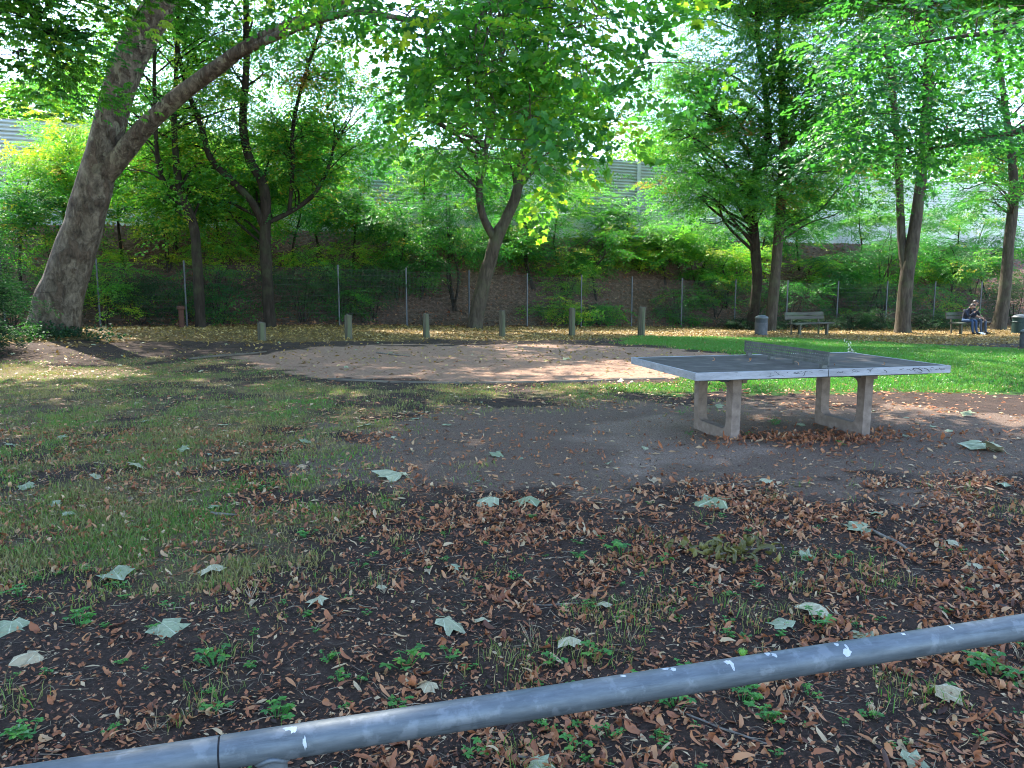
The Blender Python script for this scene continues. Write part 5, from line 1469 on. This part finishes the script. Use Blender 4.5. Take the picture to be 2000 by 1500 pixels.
WLK = ['sparse weed of a few thin stalks', 'spreading weed with rounded leaves', 'leafy weed clump', 'bushy weed clump full of bright leaves', 'tiny weed seedling with four or five stalks', 'small open weed rosette']
def weed(k_, g, s):
    far = g[1] > 6.2
    lab = WLK[k_] + (' on the gravel by the table legs' if far else ' between fallen leaves on dark soil' if g[1] < 3.4 else ' in the thinner litter before the gravel')
    tag(inst('weed', WM[k_], None, g, (0, 0, r.uniform(0, 6.28)), s), lab, 'weed', 'weeds under the table' if far else 'weeds among the leaves')
for px, py, s in WP:
    weed(r.integers(6), ground(px, py), s * r.uniform(.7, .95))
for a, b in zip(xs_, ys_):
    weed(r.integers(6), on(a, b), r.uniform(.25, .65))

# dry straw tufts
for i, (px, py, s) in enumerate([(1230, 1255, 1), (490, 1170, .9), (830, 1090, 1.2), (1035, 1255, 1.1), (1710, 1405, 1.1), (1545, 1385, 1.0), (750, 1160, .9), (1330, 975, 1.0), (300, 1430, .9), (1620, 1120, .8), (975, 1040, .8), (1990, 1290, .9)]):
    g = ground(px, py); m = MB()
    for q in range(9):
        a = r.uniform(0, 6.28); l = r.uniform(.04, .1) * s; t_ = np.array([math.cos(a) * l * .5, math.sin(a) * l * .5, l])
        m.tube([np.zeros(3), t_ * .5 + r.normal(0, .005, 3), t_], [.0016, .0012, .0006], 3, False, tint=r.uniform(.4, 1))
    tag(m.build('straw_tuft', M['straw'], loc=g), 'bleached tuft of dry straw standing on the dark soil', 'grass tuft', 'dry straw tufts')

# wilted chestnut branch
g = ground(1425, 1090); r = np.random.default_rng(66)
root = empty('wilted_branch', g, 'heap of olive wilted leaves on a broken branch on the dark soil', 'branch')
MB().tube([(-.12, -.03, .02), (.05, .0, .05), (.22, .05, .04), (.36, .09, .03)], [.006, .006, .005, .003], 6).build('twig', M['stick'], root)
for q in range(70):
    m_ = MB(); V, Fq = CUR[r.integers(len(CUR))]
    break
wl = [MB().add(V, Fq, t).mesh('wilted_leaf', M['wilt'], smooth=True) for (V, Fq), t in zip(CUR[:8], (.2, .4, .55, .7, .35, .85, .5, .6))]
for q in range(64):
    inst('wilted_leaf', wl[r.integers(8)], root, (r.normal(-.02, .13), r.normal(0, .06), r.uniform(.005, .07)), (r.normal(0, .4), r.normal(.1, .4), r.uniform(0, 6.28)), (r.uniform(.09, .16),) * 3)
# sticks
def stick(p0, p1, rad, label, mat='stick'):
    a, b = ground(*p0), ground(*p1); rr = np.random.default_rng(int(p0[0]))
    m1 = a + (b - a) * .35 + rr.normal(0, .02, 3) * np.linalg.norm(b - a); m2 = a + (b - a) * .7 + rr.normal(0, .02, 3) * np.linalg.norm(b - a)
    for q in (m1, m2): q[2] = gz(q[0], q[1])
    P, Rr = smooth_line([a, m1, m2, b], [rad * .8, rad, rad * .9, rad * .5], 4)
    P = P + [0, 0, rad * .9]
    P[:, 2] = np.maximum(P[:, 2], gz(P[:, 0], P[:, 1]) + rad * .8)
    o = MB().tube(P - a, Rr, 7, True, .15, int(p0[0])).build('stick', M[mat], loc=a, smooth=True)
    return tag(o, label, 'stick')
stick((1700, 1037), (1780, 1082), .011, 'bare broken stick pointing away from a bluish leaf')
stick((1340, 968), (1392, 977), .006, 'thin pale stalk beside the large plane leaf')
stick((412, 1004), (462, 1008), .012, 'short grey stick lying in the thin grass')
stick((735, 690), (800, 697), .02, 'dark crooked branch lying on the sand')
stick((1010, 1480), (1085, 1482), .003, 'thin whitish stick half under the railing')
stick((1340, 1395), (1500, 1455), .002, 'long straw-coloured stalk below the railing', 'stick')
stick((1130, 1180), (1040, 1182), .005, 'grey stick among brown leaves in front of the railing')
# timber edging of the sand patch
edgeP = [(640, 741), (760, 747), (900, 749), (1050, 747), (1180, 744), (1300, 740)]
for (a, b), lab in zip(zip(edgeP[:-1], edgeP[1:]), ['moss-dark edging timber at the rounded end of the sand', 'edging timber of the sand patch next to the rounded end', 'edging timber along the middle of the sand patch', 'edging timber of the sand patch towards the table', 'edging timber of the sand patch meeting the table corner']):
    A_, B_ = ground(*a), ground(*b); c_ = (A_ + B_) / 2; d = B_ - A_
    o = MB().box((0, 0, .0), (np.linalg.norm(d[:2]) - .03, .09, .05)).build('edging_timber', M['log'], loc=c_)
    o.rotation_euler = (0, -math.atan2(d[2], np.linalg.norm(d[:2])), math.atan2(d[1], d[0]))
    bv = o.modifiers.new('b', 'BEVEL'); bv.width = .015
    tag(o, lab, 'timber', 'sand patch edging')
stick((370, 703), (520, 689), .028, 'long dark log edging the end of the sand patch', 'log')
# pale dried twig standing on the lawn
g = ground(1660, 699); root = empty('dried_twig', g, 'whitish dried leafy twig standing up on the lawn behind the table', 'twig'); r = np.random.default_rng(67)
hh = 34 * g[1] / F_PX
MB().tube([(.1, 0, 0), (.0, 0, hh * .5), (-.08, 0, hh)], [.008, .006, .004], 5).build('stem', M['stick'], root)
pl = [MB().add(V, Fq, t).mesh('dried_leaf', M['pale_leaf'], smooth=True) for (V, Fq), t in zip(CUR[:4], (.3, .6, .9, .5))]
for q in range(20):
    t_ = r.uniform(.1, 1)
    inst('dried_leaf', pl[q % 4], root, (.1 - .18 * t_ + r.normal(0, .035), r.normal(0, .03), hh * t_ * .95), (r.normal(0, .8), r.uniform(-1.5, .2), r.uniform(0, 6.28)), (r.uniform(.07, .14),) * 3)
# leafy debris heap under the table
for i, (px, py, n, sx) in enumerate([(1500, 838, 90, .4), (1745, 862, 130, .45), (1560, 850, 80, .5)]):
    pass
x0, y0 = ground(1600, 858)[:2]
r = np.random.default_rng(68); n = 620
xx = r.normal(0, .62, n) + x0; yy = y0 + r.normal(0, .2, n) + .234 * (xx - x0)
hm = MB(); put(hm, CUR, xx, yy, r.uniform(.05, .10, n), np.clip(r.normal(.5, .22, n), 0, 1), r, .5, .006)
tag(hm.build('leaf_drift', M['litter'], smooth=True), 'drift of brown leaves gathered under the table tennis table', 'leaf litter', kind='stuff')
# green spiky husk, blue scrap
g = ground(1450, 1281); r = np.random.default_rng(69)
root = empty('chestnut_husk', g, 'bright green spiky chestnut husk lying just beyond the railing', 'husk')
MB().lathe([(.001, 0), (.009, .002), (.014, .010), (.014, .018), (.009, .026), (.001, .028)], 12).build('shell', M['husk'], root, smooth=True)
sm = MB()
for q in range(60):
    d = r.normal(0, 1, 3); d[2] = abs(d[2]) * .8 + .1; d /= np.linalg.norm(d); c_ = np.array([0, 0, .014])
    sm.tube([c_ + d * .012, c_ + d * .024], [.0014, .0002], 3, False, tint=.8)
tag(sm.build('spines', M['husk'], root), kind='stuff')
M['blue'] = vmat('blue_plastic', (.06, .13, .32), (.1, .2, .45), 30, .4, 0)
g = ground(606, 1158)
V, Fq = CUR[2]; o = MB().add(V, Fq).build('plastic_scrap', M['blue'], loc=g + [0, 0, .003], smooth=True); o.scale = (.025, .04, .03)
tag(o, 'scrap of blue plastic beside a pale plane leaf', 'litter')
